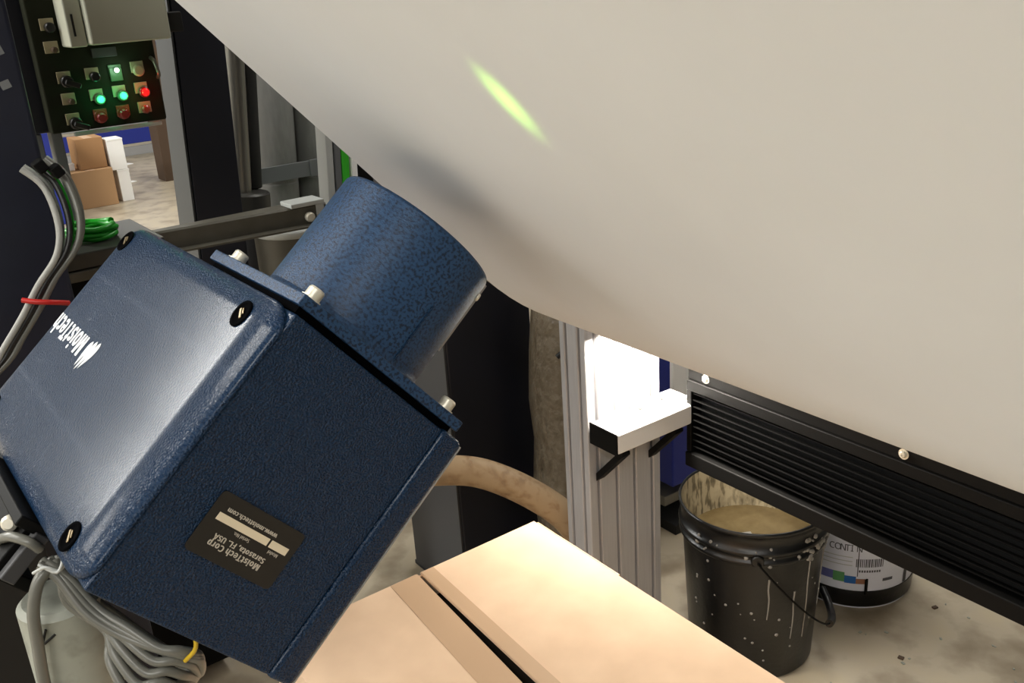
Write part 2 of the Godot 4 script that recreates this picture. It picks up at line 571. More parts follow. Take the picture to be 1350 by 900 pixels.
# ---------------------------------------------------------------- the moisture gauge
func sensor() -> void:
	var L := 0.30
	var D := 0.475
	var W := 0.265
	var s := thing("moisture_gauge", "blue hammered-paint gauge housing with a round snout pointing at the cream web", "gauge", Vector3(0.3154, 1.1652, -0.7923))
	s.rotation.z = deg_to_rad(40.38 - 90.0)
	# local axes: x across the near face, y towards the web, z towards the camera
	var st := new_st()
	box(st, Vector3(0.0272, -L / 2, -D / 2), Vector3(0.12, L, D / 1.6), 0.028, 6, Basis.from_scale(Vector3(0.0135 / 0.030, 1, 1.6)), -0.06 + 0.030)
	var cover := part("cover", st, M.paint, s)
	st = new_st()
	block(st, Vector3(0.0142, -L + 0.002, -D + 0.003), Vector3(0.232, -0.002, -0.0018), 0.003)
	part("body", st, M.paint, s)
	st = new_st()
	box(st, Vector3(0.2485, -L / 2, -D / 2), Vector3(0.033, L, D), 0.007, 3)
	part("back_cover", st, M.paint, s)
	st = new_st()
	block(st, Vector3(0.2655, -L + 0.004, -D + 0.004), Vector3(0.268, -0.004, -0.004), 0.001)
	part("gasket", st, M.bare_edge, s)
	# recessed screws in the cover corners
	for c in [Vector2(-0.029, -0.060), Vector2(-L + 0.024, -0.056), Vector2(-0.026, -D + 0.036), Vector2(-L + 0.026, -D + 0.04)]:
		var at := Transform3D(Basis(Vector3.BACK, PI / 2), Vector3(0.0, c.x, c.y))
		st = new_st()
		lathe(st, [Vector2(0.0145, -0.0005), Vector2(0.0145, 0.0009), Vector2(0.0115, 0.0009), Vector2(0.0115, 0.0009), Vector2(0.0105, 0.0002), Vector2(0.0, 0.0002)], 24, at)
		var sc := part("screw_recess", st, M.dark_edge, cover)
		st = new_st()
		box(st, at * Vector3(0, 0.001, 0), Vector3(0.0012, 0.003, 0.013), 0.0004, 1, Basis(Vector3.RIGHT, 0.7))
		box(st, at * Vector3(0.003, 0.001, 0.002), Vector3(0.0012, 0.002, 0.008), 0.0004, 1, Basis(Vector3.RIGHT, 0.7))
		part("screw_slot", st, M.brass, cover)
	# emblem of three leaf strokes and the maker's lettering on the cover
	var right := Vector3(0, 0, -1)
	var up := Vector3(0, -1, 0)
	var face_at := Transform3D(Basis(right, up, Vector3(-1, 0, 0)), Vector3.ZERO)
	st = new_st()
	for k in 3:
		var leaf := PackedVector2Array()
		var x0: float = [0.0, 0.0105, 0.021][k]
		var y0: float = [-0.001, 0.0, 0.003][k]
		var top: float = [0.036, 0.039, 0.036][k]
		var lean: float = [0.010, 0.006, 0.002][k]
		for i in 13:
			var f := i / 12.0
			leaf.append(Vector2(x0 - 0.0046 * sin(PI * pow(f, 0.6)) + lean * f * f, lerpf(y0, top, f)))
		for i in range(11, 0, -1):
			var f := i / 12.0
			leaf.append(Vector2(x0 + 0.0046 * sin(PI * pow(f, 0.6)) + lean * f * f, lerpf(y0, top, f)))
		prism(st, leaf, 0.0, 0.0007, face_at * Transform3D(Basis.IDENTITY, Vector3(0.287, 0.137, 0)))
	part("emblem", st, M.white_print, cover)
	lettering("lettering", "MoistTech", 0.035, face_at * Transform3D(Basis.from_scale(Vector3(0.74, 1, 1)), Vector3(0.321, 0.131, 0.0004)), M.white_print, cover, true)
	# flange, snout and bolts
	var f0 := -0.232
	st = new_st()
	block(st, Vector3(0.012, 0.006, f0), Vector3(0.252, 0.018, -0.006), 0.0015)
	var flange := part("flange", st, M.snout, s)
	st = new_st()
	block(st, Vector3(0.018, -0.001, f0 + 0.006), Vector3(0.246, 0.006, -0.012), 0.0005)
	part("gasket", st, M.dark_edge, s)
	var base := Transform3D(Basis.IDENTITY, Vector3(0.132, 0.018, -0.117))
	st = new_st()
	var r := 0.0947
	lathe(st, [Vector2(r + 0.004, 0), Vector2(r + 0.0015, 0.004), Vector2(r, 0.009), Vector2(r, 0.009), Vector2(r, 0.139), Vector2(r, 0.139), Vector2(r - 0.0012, 0.142), Vector2(r - 0.004, 0.142), Vector2(r - 0.004, 0.142), Vector2(r - 0.004, 0.0)], 72, base)
	var snout := part("snout", st, M.snout, s)
	st = new_st()
	can(st, r - 0.0045, 0.004, 0.0005, 48, base * Transform3D(Basis.IDENTITY, Vector3(0, 0.05, 0)))
	part("window", st, M.dark_edge, s)
	# rolled seam along the snout and the bare joint line on its right side
	st = new_st()
	bar(st, base * Vector3(0.012, 0.004, r), base * Vector3(0.012, 0.075, r), 0.0016, 0.0016, Vector3.RIGHT, 0.0004)
	part("seam", st, M.paint, snout)
	st = new_st()
	var sa := deg_to_rad(34.0)
	bar(st, base * Vector3(cos(sa) * r, 0.05, sin(sa) * r), base * Vector3(cos(sa) * r, 0.14, sin(sa) * r), 0.0035, 0.0025, Vector3.RIGHT, 0.0004)
	part("joint_strip", st, M.bare_edge, snout)
	st = new_st()
	can(st, 0.0045, 0.004, 0.001, 12, along(base * Vector3(0.073, 0.122, 0.059), Vector3(0.78, 0, 0.62)))
	part("rivet", st, M.bolt, snout)
	for c in [Vector2(0.030, f0 + 0.022), Vector2(0.030, -0.026), Vector2(0.234, -0.026), Vector2(0.234, f0 + 0.022)]:
		st = new_st()
		hex_bolt(st, Transform3D(Basis(Vector3.UP, 0.4), Vector3(c.x, 0.018, c.y)), 0.0085, 0.013)
		part("bolt", st, M.bolt, flange)
	# name plate, printed upside down as the gauge hangs
	var pr := Vector3(-1, 0, 0)
	var pu := Vector3(0, -1, 0)
	var tilt := Basis(Vector3.BACK, deg_to_rad(1.0))
	var plate_at := Transform3D(tilt * Basis(pr, pu, Vector3(0, 0, 1)), Vector3(0.117, -0.196, -0.0017))
	var outline := PackedVector2Array()
	for c in [[0.047, 0.026, 0.0], [-0.047, 0.026, PI / 2], [-0.047, -0.026, PI], [0.047, -0.026, PI * 1.5]]:
		for i in 5:
			var a: float = c[2] + PI / 2 * i / 4.0
			outline.append(Vector2(c[0] + 0.005 * cos(a), c[1] + 0.005 * sin(a)))
	st = new_st()
	prism(st, outline, 0.0, 0.0012, plate_at)
	var plate := part("name_plate", st, M.plate, s)
	st = new_st()
	block(st, Vector3(-0.020, -0.012, 0.0012), Vector3(0.0425, -0.0045, 0.0017), 0.0002)
	block(st, Vector3(-0.0445, -0.012, 0.0012), Vector3(-0.0225, -0.0045, 0.0017), 0.0002)
	var blanks := part("blank_field", st, M.plate_blank, plate)
	blanks.transform = plate_at
	for t in [["MoistTech Corp", 0.0085, Vector2(-0.029, 0.0115), true], ["Sarasota, FL. USA", 0.0075, Vector2(-0.029, 0.0045), true], ["Serial No.", 0.0045, Vector2(-0.002, -0.0035), false], ["Model", 0.0045, Vector2(-0.038, -0.0035), false], ["www.moisttech.com", 0.0062, Vector2(-0.024, -0.0205), true]]:
		lettering("lettering", t[0], t[1], plate_at * Transform3D(Basis.IDENTITY, Vector3(t[2].x, t[2].y, 0.0014)), M.plate_print, plate, t[3], 0.0004)

# ---------------------------------------------------------------- big carton in front
func carton() -> void:
	var top := 0.60
	var x0 := 0.345
	var x1 := 0.80
	var z0 := -1.105
	var z1 := -0.52
	var c := thing("carton", "large open-seamed brown carton below the blue gauge with a dark gap between its flaps", "carton", Vector3((x0 + x1) / 2, 0, (z0 + z1) / 2))
	var o := c.position
	var t := 0.004
	var st := new_st()
	block(st, Vector3(x0, 0, z0) - o, Vector3(x1, t, z1) - o, 0.001)
	block(st, Vector3(x0, t, z0) - o, Vector3(x0 + t, top - t, z1) - o, 0.001)
	block(st, Vector3(x1 - t, t, z0) - o, Vector3(x1, top - t, z1) - o, 0.001)
	block(st, Vector3(x0 + t, t, z0) - o, Vector3(x1 - t, top - t, z0 + t) - o, 0.001)
	block(st, Vector3(x0 + t, t, z1 - t) - o, Vector3(x1 - t, top - t, z1) - o, 0.001)
	part("body", st, M.card, c)
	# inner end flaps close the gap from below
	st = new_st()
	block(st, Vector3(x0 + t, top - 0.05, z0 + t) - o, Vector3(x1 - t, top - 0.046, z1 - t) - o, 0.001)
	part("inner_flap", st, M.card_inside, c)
	# two long flaps; the gap widens towards the camera
	var ga0 := 0.5775
	var gb0 := 0.5835
	var ga1 := 0.531
	var gb1 := 0.556
	var flat := Transform3D(Basis(Vector3.RIGHT, PI / 2), Vector3(0, top, 0) - o)
	for k in 2:
		st = new_st()
		var pl := PackedVector2Array([Vector2(x0, z0), Vector2(ga0, z0), Vector2(ga1, z1), Vector2(x0, z1)]) if k == 0 else PackedVector2Array([Vector2(gb0, z0), Vector2(x1 - 0.002, z0), Vector2(x1 - 0.002, z1), Vector2(gb1, z1)])
		prism(st, pl, 0.0, 0.004, flat)
		var fl := part("top_flap", st, M.card, c)
		st = new_st()
		var tp := PackedVector2Array([Vector2(ga0 - 0.046, z0 + 0.001), Vector2(ga0 - 0.0005, z0 + 0.001), Vector2(ga1 - 0.0005, z1), Vector2(ga1 - 0.046, z1)]) if k == 0 else PackedVector2Array([Vector2(gb0 + 0.0005, z0 + 0.001), Vector2(gb0 + 0.022, z0 + 0.001), Vector2(gb1 + 0.022, z1), Vector2(gb1 + 0.0005, z1)])
		prism(st, tp, -0.0004, 0.0005, flat)
		part("tape_strip", st, M.card_dark, fl)
	# torn paper edge along the right side of the lid
	st = new_st()
	block(st, Vector3(x1 - 0.001, top - 0.010, z0 + 0.005) - o, Vector3(x1 + 0.0025, top - 0.001, z0 + 0.20) - o, 0.0008)
	part("folded_edge", st, M.card_dark, c)

# ---------------------------------------------------------------- aluminium profile with bracket
func profile_outline(w: float, d: float, nx: int, nz: int) -> PackedVector2Array:
	# outline with T-slots along the four sides: x to the right, y here stands for depth
	var p := PackedVector2Array()
	var sides := [[Vector2(0, 0), Vector2(1, 0), w, nx], [Vector2(w, 0), Vector2(0, 1), d, nz], [Vector2(w, d), Vector2(-1, 0), w, nx], [Vector2(0, d), Vector2(0, -1), d, nz]]
	for s in sides:
		var o: Vector2 = s[0]
		var t: Vector2 = s[1]
		var n := Vector2(-t.y, t.x)
		var pitch: float = float(s[2]) / float(s[3])
		p.append(o + t * 0.002 + n * 0.0006)
		for k in int(s[3]):
			var m: Vector2 = o + t * (pitch * (k + 0.5))
			p.append(m - t * 0.0050)
			p.append(m - t * 0.0034 + n * 0.0022)
			p.append(m - t * 0.0030 + n * 0.0085)
			p.append(m + t * 0.0030 + n * 0.0085)
			p.append(m + t * 0.0034 + n * 0.0022)
			p.append(m + t * 0.0050)
		p.append(o + t * (s[2] - 0.002) + n * 0.0006)
	return p

func profile_post() -> void:
	var st := new_st()
	var x := 1.013
	var z := -1.22
	# outline's second coordinate runs to -z; the prism is pushed along y
	prism(st, profile_outline(0.182, 0.072, 4, 2), 0.0, 1.42, Transform3D(Basis(Vector3.RIGHT, Vector3(0, 0, -1), Vector3.UP), Vector3.ZERO))
	var p := thing("profile_post", "upright silver aluminium extrusion with slots standing behind the carton", "post", Vector3(x, 0, z))
	part("extrusion", st, M.alu, p)
	st = new_st()
	block(st, Vector3(-0.03, 0, -0.10), Vector3(0.21, 0.010, 0.03), 0.002)
	part("foot_plate", st, M.steel_dark, p)
	# bracket bar across its face
	var b := thing("bracket", "short silver bracket arm with a black end cap fixed across the aluminium extrusion", "bracket", Vector3(1.015, 0.62, -1.218))
	st = new_st()
	block(st, Vector3(0.003, 0.003, 0.0), Vector3(0.205, 0.043, 0.0725), 0.004)
	part("arm", st, M.alu_bright, b)
	st = new_st()
	block(st, Vector3(0.0, 0.002, 0.0), Vector3(0.003, 0.044, 0.0735), 0.001)
	part("end_cap", st, M.black, b)
	st = new_st()
	block(st, Vector3(0.03, 0.043, 0.004), Vector3(0.20, 0.050, 0.052), 0.002)
	part("top_plate", st, M.alu_bright, b)
	for q in [Vector3(0.085, 0.05, 0.018), Vector3(0.095, 0.05, 0.033), Vector3(0.15, 0.05, 0.03)]:
		st = new_st()
		can(st, 0.004, 0.003, 0.0008, 12, Transform3D(Basis.IDENTITY, q))
		part("screw", st, M.steel_dark, b)
	# black gussets under the arm
	for gx in [0.012, 0.145]:
		st = new_st()
		var tri_out := PackedVector2Array([Vector2(0.0, -0.082), Vector2(0.0, -0.066), Vector2(0.062, 0.0), Vector2(0.072, 0.0), Vector2(0.072, -0.006)])
		prism(st, tri_out, 0.0, 0.02, Transform3D(Basis(Vector3(0, 0, 1), Vector3.UP, Vector3(-1, 0, 0)), Vector3(gx + 0.02, 0.002, 0.0005)))
		part("gusset", st, M.black, b)

# bar lamp fixed to the extrusion under the far end of the drum
func bar_lamp() -> void:
	var t := thing("bar_lamp", "bar lamp fixed to the aluminium extrusion above the bracket arm, hidden by the web", "lamp", Vector3(1.104, 0.845, -1.171))
	t.rotation.x = deg_to_rad(-22.0)
	var st := new_st()
	block(st, Vector3(-0.085, 0.003, -0.031), Vector3(0.085, 0.035, 0.028), 0.003)
	part("housing", st, M.black, t)
	st = new_st()
	block(st, Vector3(-0.08, -0.002, -0.026), Vector3(0.08, 0.003, 0.024), 0.001)
	part("diffuser", st, M.diffuser, t)
	var l := AreaLight3D.new()
	l.name = "area_light"
	l.area_size = Vector2(0.16, 0.05)
	l.area_normalize_energy = true
	l.light_energy = 0.75
	l.light_color = Color(1.0, 0.96, 0.90)
	l.area_range = 20.0
	l.shadow_enabled = true
	l.rotation.x = -PI / 2
	l.position.y = -0.004
	t.add_child(l, true)

# ---------------------------------------------------------------- black louvred box
func louvre_box() -> void:
	var x := 1.20
	var z0 := -1.157
	var z1 := 0.1
	var y0 := 0.535
	var y1 := 0.745
	var v := thing("louvre_box", "long black louvred air box hanging below the cream web", "air box", Vector3(x, y0, (z0 + z1) / 2))
	var h := (z1 - z0) / 2
	var hy := y1 - y0
	var st := new_st()
	block(st, Vector3(0.028, 0.006, -h + 0.004), Vector3(0.055, hy, h - 0.004), 0.002)
	part("back_panel", st, M.black_deep, v)
	st = new_st()
	block(st, Vector3(-0.004, 0, -h), Vector3(0.056, 0.030, h), 0.003)
	part("bottom_rail", st, M.black, v)
	st = new_st()
	block(st, Vector3(0.0, hy - 0.055, -h), Vector3(0.056, hy - 0.034, h), 0.002)
	block(st, Vector3(0.004, hy - 0.034, -h), Vector3(0.056, hy - 0.006, h), 0.002)
	block(st, Vector3(-0.002, hy - 0.008, -h), Vector3(0.056, hy, h), 0.002)
	part("top_rail", st, M.black, v)
	for e in [-h, h - 0.012]:
		st = new_st()
		block(st, Vector3(0.0, 0.03, e), Vector3(0.055, hy - 0.055, e + 0.012), 0.002)
		part("end_plate", st, M.black, v)
	for k in 9:
		st = new_st()
		var y := 0.038 + k * 0.0135
		box(st, Vector3(0.014, y, 0), Vector3(0.022, 0.0022, h * 2 - 0.026), 0.0006, 1, Basis(Vector3.BACK, deg_to_rad(-24)))
		part("slat", st, M.slat, v)
	for wz in [-1.113, -0.718, -0.32]:
		st = new_st()
		var at := along(Vector3(0.004, hy - 0.022, wz - (z0 + z1) / 2), Vector3.LEFT)
		lathe(st, [Vector2(0.0085, 0), Vector2(0.0085, 0.001), Vector2(0.0085, 0.001), Vector2(0.0055, 0.001), Vector2(0.0055, 0.001), Vector2(0.0055, 0.004), Vector2(0.0045, 0.005), Vector2(0.002, 0.005), Vector2(0.002, 0.005), Vector2(0.002, 0.003), Vector2(0, 0.003)], 16, at)
		part("screw", st, M.bolt, v)

# ---------------------------------------------------------------- buckets
func buckets() -> void:
	var rng := RandomNumberGenerator.new()
	rng.seed = 77
	var b := thing("bucket", "open black plastic bucket splashed with pale paint, half full", "bucket", Vector3(1.425, 0, -1.18))
	var st := new_st()
	lathe(st, [Vector2(0, 0), Vector2(0.128, 0), Vector2(0.132, 0.006), Vector2(0.147, 0.295), Vector2(0.147, 0.295),
		Vector2(0.154, 0.296), Vector2(0.155, 0.300), Vector2(0.154, 0.305), Vector2(0.150, 0.307), Vector2(0.150, 0.316), Vector2(0.155, 0.318), Vector2(0.156, 0.322), Vector2(0.155, 0.327), Vector2(0.150, 0.329),
		Vector2(0.152, 0.360), Vector2(0.155, 0.362), Vector2(0.1565, 0.367), Vector2(0.155, 0.371), Vector2(0.152, 0.371), Vector2(0.150, 0.368)], 64)
	var body := part("body", st, M.black_plastic, b)
	st = new_st()
	lathe(st, [Vector2(0.150, 0.368), Vector2(0.146, 0.30), Vector2(0.143, 0.25)], 64)
	part("inner_wall", st, M.slurry_wall, body)
	# dried drips and splashes
	st = new_st()
	for k in 46:
		var a := rng.randf_range(-0.4, 3.4)
		var y := rng.randf_range(0.04, 0.28)
		var rr := 0.132 + 0.015 * (y / 0.295)
		var s := rng.randf_range(0.0012, 0.0042)
		var at := along(Vector3(cos(a) * rr, y, sin(a) * rr), Vector3(cos(a), 0, sin(a)))
		lathe(st, [Vector2(s, -0.0005), Vector2(s * 0.8, s * 0.3), Vector2(0, s * 0.4)], 7, at)
	for k in 44:
		var a := rng.randf_range(-0.6, 3.6)
		var y := rng.randf_range(0.292, 0.335)
		var s := rng.randf_range(0.002, 0.006)
		var at := along(Vector3(cos(a) * 0.153, y, sin(a) * 0.153), Vector3(cos(a), 0, sin(a)))
		lathe(st, [Vector2(s, -0.002), Vector2(s * 0.8, s * 0.4), Vector2(0, s * 0.55)], 7, at)
	for k in 60:
		var a := rng.randf_range(0.4, 1.7)
		var y := rng.randf_range(0.288, 0.34)
		var s := rng.randf_range(0.002, 0.007)
		var at := along(Vector3(cos(a) * 0.1535, y, sin(a) * 0.1535), Vector3(cos(a), 0, sin(a)))
		lathe(st, [Vector2(s, -0.002), Vector2(s * 0.8, s * 0.3), Vector2(0, s * 0.4)], 7, at)
	for q in [[1.05, 0.27, 0.13], [1.55, 0.28, 0.09], [0.35, 0.29, 0.25], [0.55, 0.15, 0.10], [2.2, 0.26, 0.16], [1.8, 0.22, 0.10]]:
		var pts := []
		for i in 5:
			var y: float = lerpf(q[1], q[2], i / 4.0)
			var rr := 0.1322 + 0.015 * (y / 0.295)
			var a: float = q[0] + 0.01 * sin(i * 2.0)
			pts.append(Vector3(cos(a) * rr, y, sin(a) * rr))
		tube(st, pts, 0.0022, 6, 3, 0.0012)
	var sp := part("paint_splash", st, M.drip, body)
	sp.set_meta("kind", "stuff")
	# wire bail hanging down the right side, with its grip
	for s in [-1.0, 1.0]:
		st = new_st()
		can(st, 0.013, 0.012, 0.002, 14, along(Vector3(-0.150 * s * 0.72, 0.311, 0.150 * s * 0.69), Vector3(-0.72 * s, 0, 0.69 * s)))
		part("ear", st, M.black_plastic, body)
	var bail := []
	for i in 17:
		var a := PI * i / 16.0
		var along_x := cos(a) * 0.166
		var drop := sin(a) * 0.225
		bail.append(Vector3(-along_x * 0.72 + 0.69 * sin(a) * 0.172, 0.311 - drop, along_x * 0.69 + 0.72 * sin(a) * 0.172))
	st = new_st()
	tube(st, bail, 0.0022, 8, 3)
	var wire := part("bail", st, M.black, b)
	st = new_st()
	tube(st, [bail[6], bail[7], bail[8], bail[9], bail[10]], 0.0085, 12, 4)
	part("grip", st, M.black_plastic, wire)
	# the slurry in it
	st = new_st()
	lathe(st, [Vector2(0.1435, 0.262), Vector2(0.12, 0.2605), Vector2(0.0, 0.260)], 64)
	var sl := part("paint", st, M.slurry)
	sl.position = b.position
	tag(sl, "tan liquid paint filling the splashed black bucket", "paint")
	st = new_st()
	box(st, Vector3(0.0, 0.2605, -0.03), Vector3(0.045, 0.003, 0.012), 0.001, 1, Basis(Vector3.UP, -0.55))
	part("skin_lump", st, M.drip, sl)
	# grit and paint chips on the floor round the bucket
	st = new_st()
	for k in 160:
		var q := Vector3(rng.randf_range(1.30, 2.3), 0.001, rng.randf_range(-1.35, -0.45))
		var s := rng.randf_range(0.0015, 0.0045)
		if q.distance_to(b.position) < 0.18 or q.distance_to(Vector3(1.80, 0, -1.19)) < 0.18:
			continue
		box(st, q, Vector3(s * 2.0, 0.002, s * 1.4), 0.0005, 1, Basis(Vector3.UP, rng.randf() * 3.0))
	var grit := part("grit", st, M.pole)
	grit.set_meta("kind", "stuff")
	tag(grit, "pale grit and paint chips scattered on the concrete round the buckets", "grit")
	st = new_st()
	for q in [Vector3(1.83, 0.002, -0.98), Vector3(1.62, 0.002, -0.93), Vector3(2.02, 0.002, -0.80)]:
		box(st, q, Vector3(0.012, 0.004, 0.009), 0.001, 1, Basis(Vector3.UP, q.x * 5.0))
	var clod := part("dark_crumbs", st, M.brown_post)
	clod.set_meta("kind", "stuff")
	tag(clod, "few dark crumbs lying on the concrete in front of the white pail", "crumbs")
	# white pail behind it with a black bottom and a printed label
	var w := thing("pail", "white labelled pail with a black base standing behind the splashed bucket", "pail", Vector3(1.80, 0, -1.19))
	st = new_st()
	lathe(st, [Vector2(0, 0), Vector2(0.136, 0), Vector2(0.142, 0.008), Vector2(0.1455, 0.05), Vector2(0.1455, 0.05), Vector2(0.143, 0.0505)], 56)
	part("base_band", st, M.black_plastic, w)
	st = new_st()
	lathe(st, [Vector2(0.138, 0.0), Vector2(0.1435, 0.05), Vector2(0.155, 0.36), Vector2(0.155, 0.36), Vector2(0.16, 0.362), Vector2(0.16, 0.37), Vector2(0.0, 0.37)], 56)
	var pb := part("body", st, M.pail_white, w)
	var r_at := func(y: float) -> float: return 0.1435 + (y - 0.05) * 0.0371 + 0.0006
	# print wraps round the side that faces the camera; angles are measured from +x towards +z
	var patch := func(called: String, a0: float, a1: float, y0: float, y1: float, m: Material) -> void:
		var s2 := new_st()
		lathe(s2, [Vector2(r_at.call(y0), y0), Vector2(r_at.call(y1), y1)], 10, Transform3D.IDENTITY, deg_to_rad(a0), deg_to_rad(a1))
		part(called, s2, m, pb)
	patch.call("printed_band", 160.0, 174.0, 0.075, 0.098, M.band_violet)
	patch.call("printed_band", 150.0, 160.0, 0.072, 0.098, M.band_green)
	patch.call("printed_band", 140.0, 150.0, 0.070, 0.090, M.band_blue)
	patch.call("printed_band", 131.0, 140.0, 0.070, 0.084, M.band_brown)
	patch.call("printed_block", 106.0, 116.0, 0.075, 0.083, M.barcode)
	var a := 117.0
	for k in 15:
		var wd := rng.randf_range(0.5, 1.3)
		patch.call("barcode_line", a, a + wd, 0.116, 0.138, M.barcode)
		a += wd + rng.randf_range(0.5, 0.9)
	for k in 9:
		patch.call("small_print", 119.0 + k * 2.2, 120.5 + k * 2.2, 0.102, 0.108, M.barcode)
	for k in 3:
		patch.call("small_print", 144.0, 172.0, 0.118 + k * 0.011, 0.120 + k * 0.011, M.pale)
	patch.call("label_edge", 138.6, 139.4, 0.09, 0.22, M.barcode)
	var words := "A CONTIN"
	for i in words.length():
		if words[i] == " ":
			continue
		var ang := deg_to_rad(174.0 - i * 4.6)
		var rr: float = r_at.call(0.158)
		var out := Vector3(cos(ang), 0, sin(ang))
		lettering("lettering", words[i], 0.022, Transform3D(Basis(Vector3.UP.cross(out), Vector3.UP, out), out * rr + Vector3(0, 0.152, 0)), M.barcode, pb, false, 0.0008)
	patch.call("label_end", 87.0, 92.0, 0.052, 0.30, M.navy)
	st = new_st()
	bar(st, Vector3(cos(2.286) * 0.1475, 0.045, sin(2.286) * 0.1475), Vector3(cos(2.286) * 0.1475, 0.085, sin(2.286) * 0.1475), 0.008, 0.004, Vector3.RIGHT, 0.001)
	part("base_tab", st, M.black, w)

# ---------------------------------------------------------------- hose, middle column, wrapped pipe
func hose_and_column() -> void:
	var st := new_st()
	tube(st, [Vector3(0.72, 0.43, -1.66), Vector3(0.82, 0.472, -1.60), Vector3(0.902, 0.480, -1.54), Vector3(0.962, 0.468, -1.491), Vector3(1.027, 0.425, -1.426), Vector3(1.085, 0.36, -1.385), Vector3(1.13, 0.26, -1.375), Vector3(1.15, 0.12, -1.38), Vector3(1.15, 0.0, -1.38)], 0.031, 20, 7)
	var o := part("hose", st, M.hose)
	tag(o, "thick tan stained hose bending from behind the blue gauge to the aluminium extrusion", "hose")
	var c := thing("column", "dark navy steel column standing behind the tan hose", "column", Vector3(1.137, 0, -1.82))
	st = new_st()
	block(st, Vector3(-0.117, 0, -0.12), Vector3(0.117, 2.5, 0.12), 0.006)
	part("shaft", st, M.navy_dark, c)
	st = new_st()
	block(st, Vector3(-0.12, 0, -0.13), Vector3(0.13, 0.012, 0.13), 0.002)
	part("base_plate", st, M.navy_dark, c)
	st = new_st()
	block(st, Vector3(-0.122, 0.012, -0.118), Vector3(-0.117, 1.6, 0.118), 0.001)
	part("side_plate", st, M.dark_grey, c)
	# clear wrapped pipe between the column and the extrusion
	var w := thing("wrapped_pipe", "film-wrapped brownish pipe between the navy column and the aluminium extrusion", "pipe", Vector3(1.262, 0, -1.58))
	st = new_st()
	lathe(st, [Vector2(0, 0), Vector2(0.085, 0), Vector2(0.092, 0.03), Vector2(0.088, 0.18), Vector2(0.094, 0.30), Vector2(0.086, 0.42), Vector2(0.093, 0.52), Vector2(0.086, 0.64), Vector2(0.078, 0.72), Vector2(0.07, 0.80), Vector2(0.0, 0.81)], 28)
	part("film", st, M.film, w)
	st = new_st()
	tube(st, [Vector3(-0.085, 0.66, 0.07), Vector3(-0.03, 0.70, 0.09), Vector3(0.03, 0.705, 0.09), Vector3(0.06, 0.66, 0.085), Vector3(0.065, 0.62, 0.075)], 0.006, 8, 5)
	part("cable", st, M.cable_black, w)
	st = new_st()
	box(st, Vector3(-0.045, 0.585, 0.088), Vector3(0.04, 0.05, 0.006), 0.002, 1, Basis(Vector3.BACK, 0.5))
	box(st, Vector3(0.03, 0.55, 0.092), Vector3(0.02, 0.025, 0.006), 0.002, 1, Basis(Vector3.BACK, -0.4))
	part("paper_scrap", st, M.paper, w)

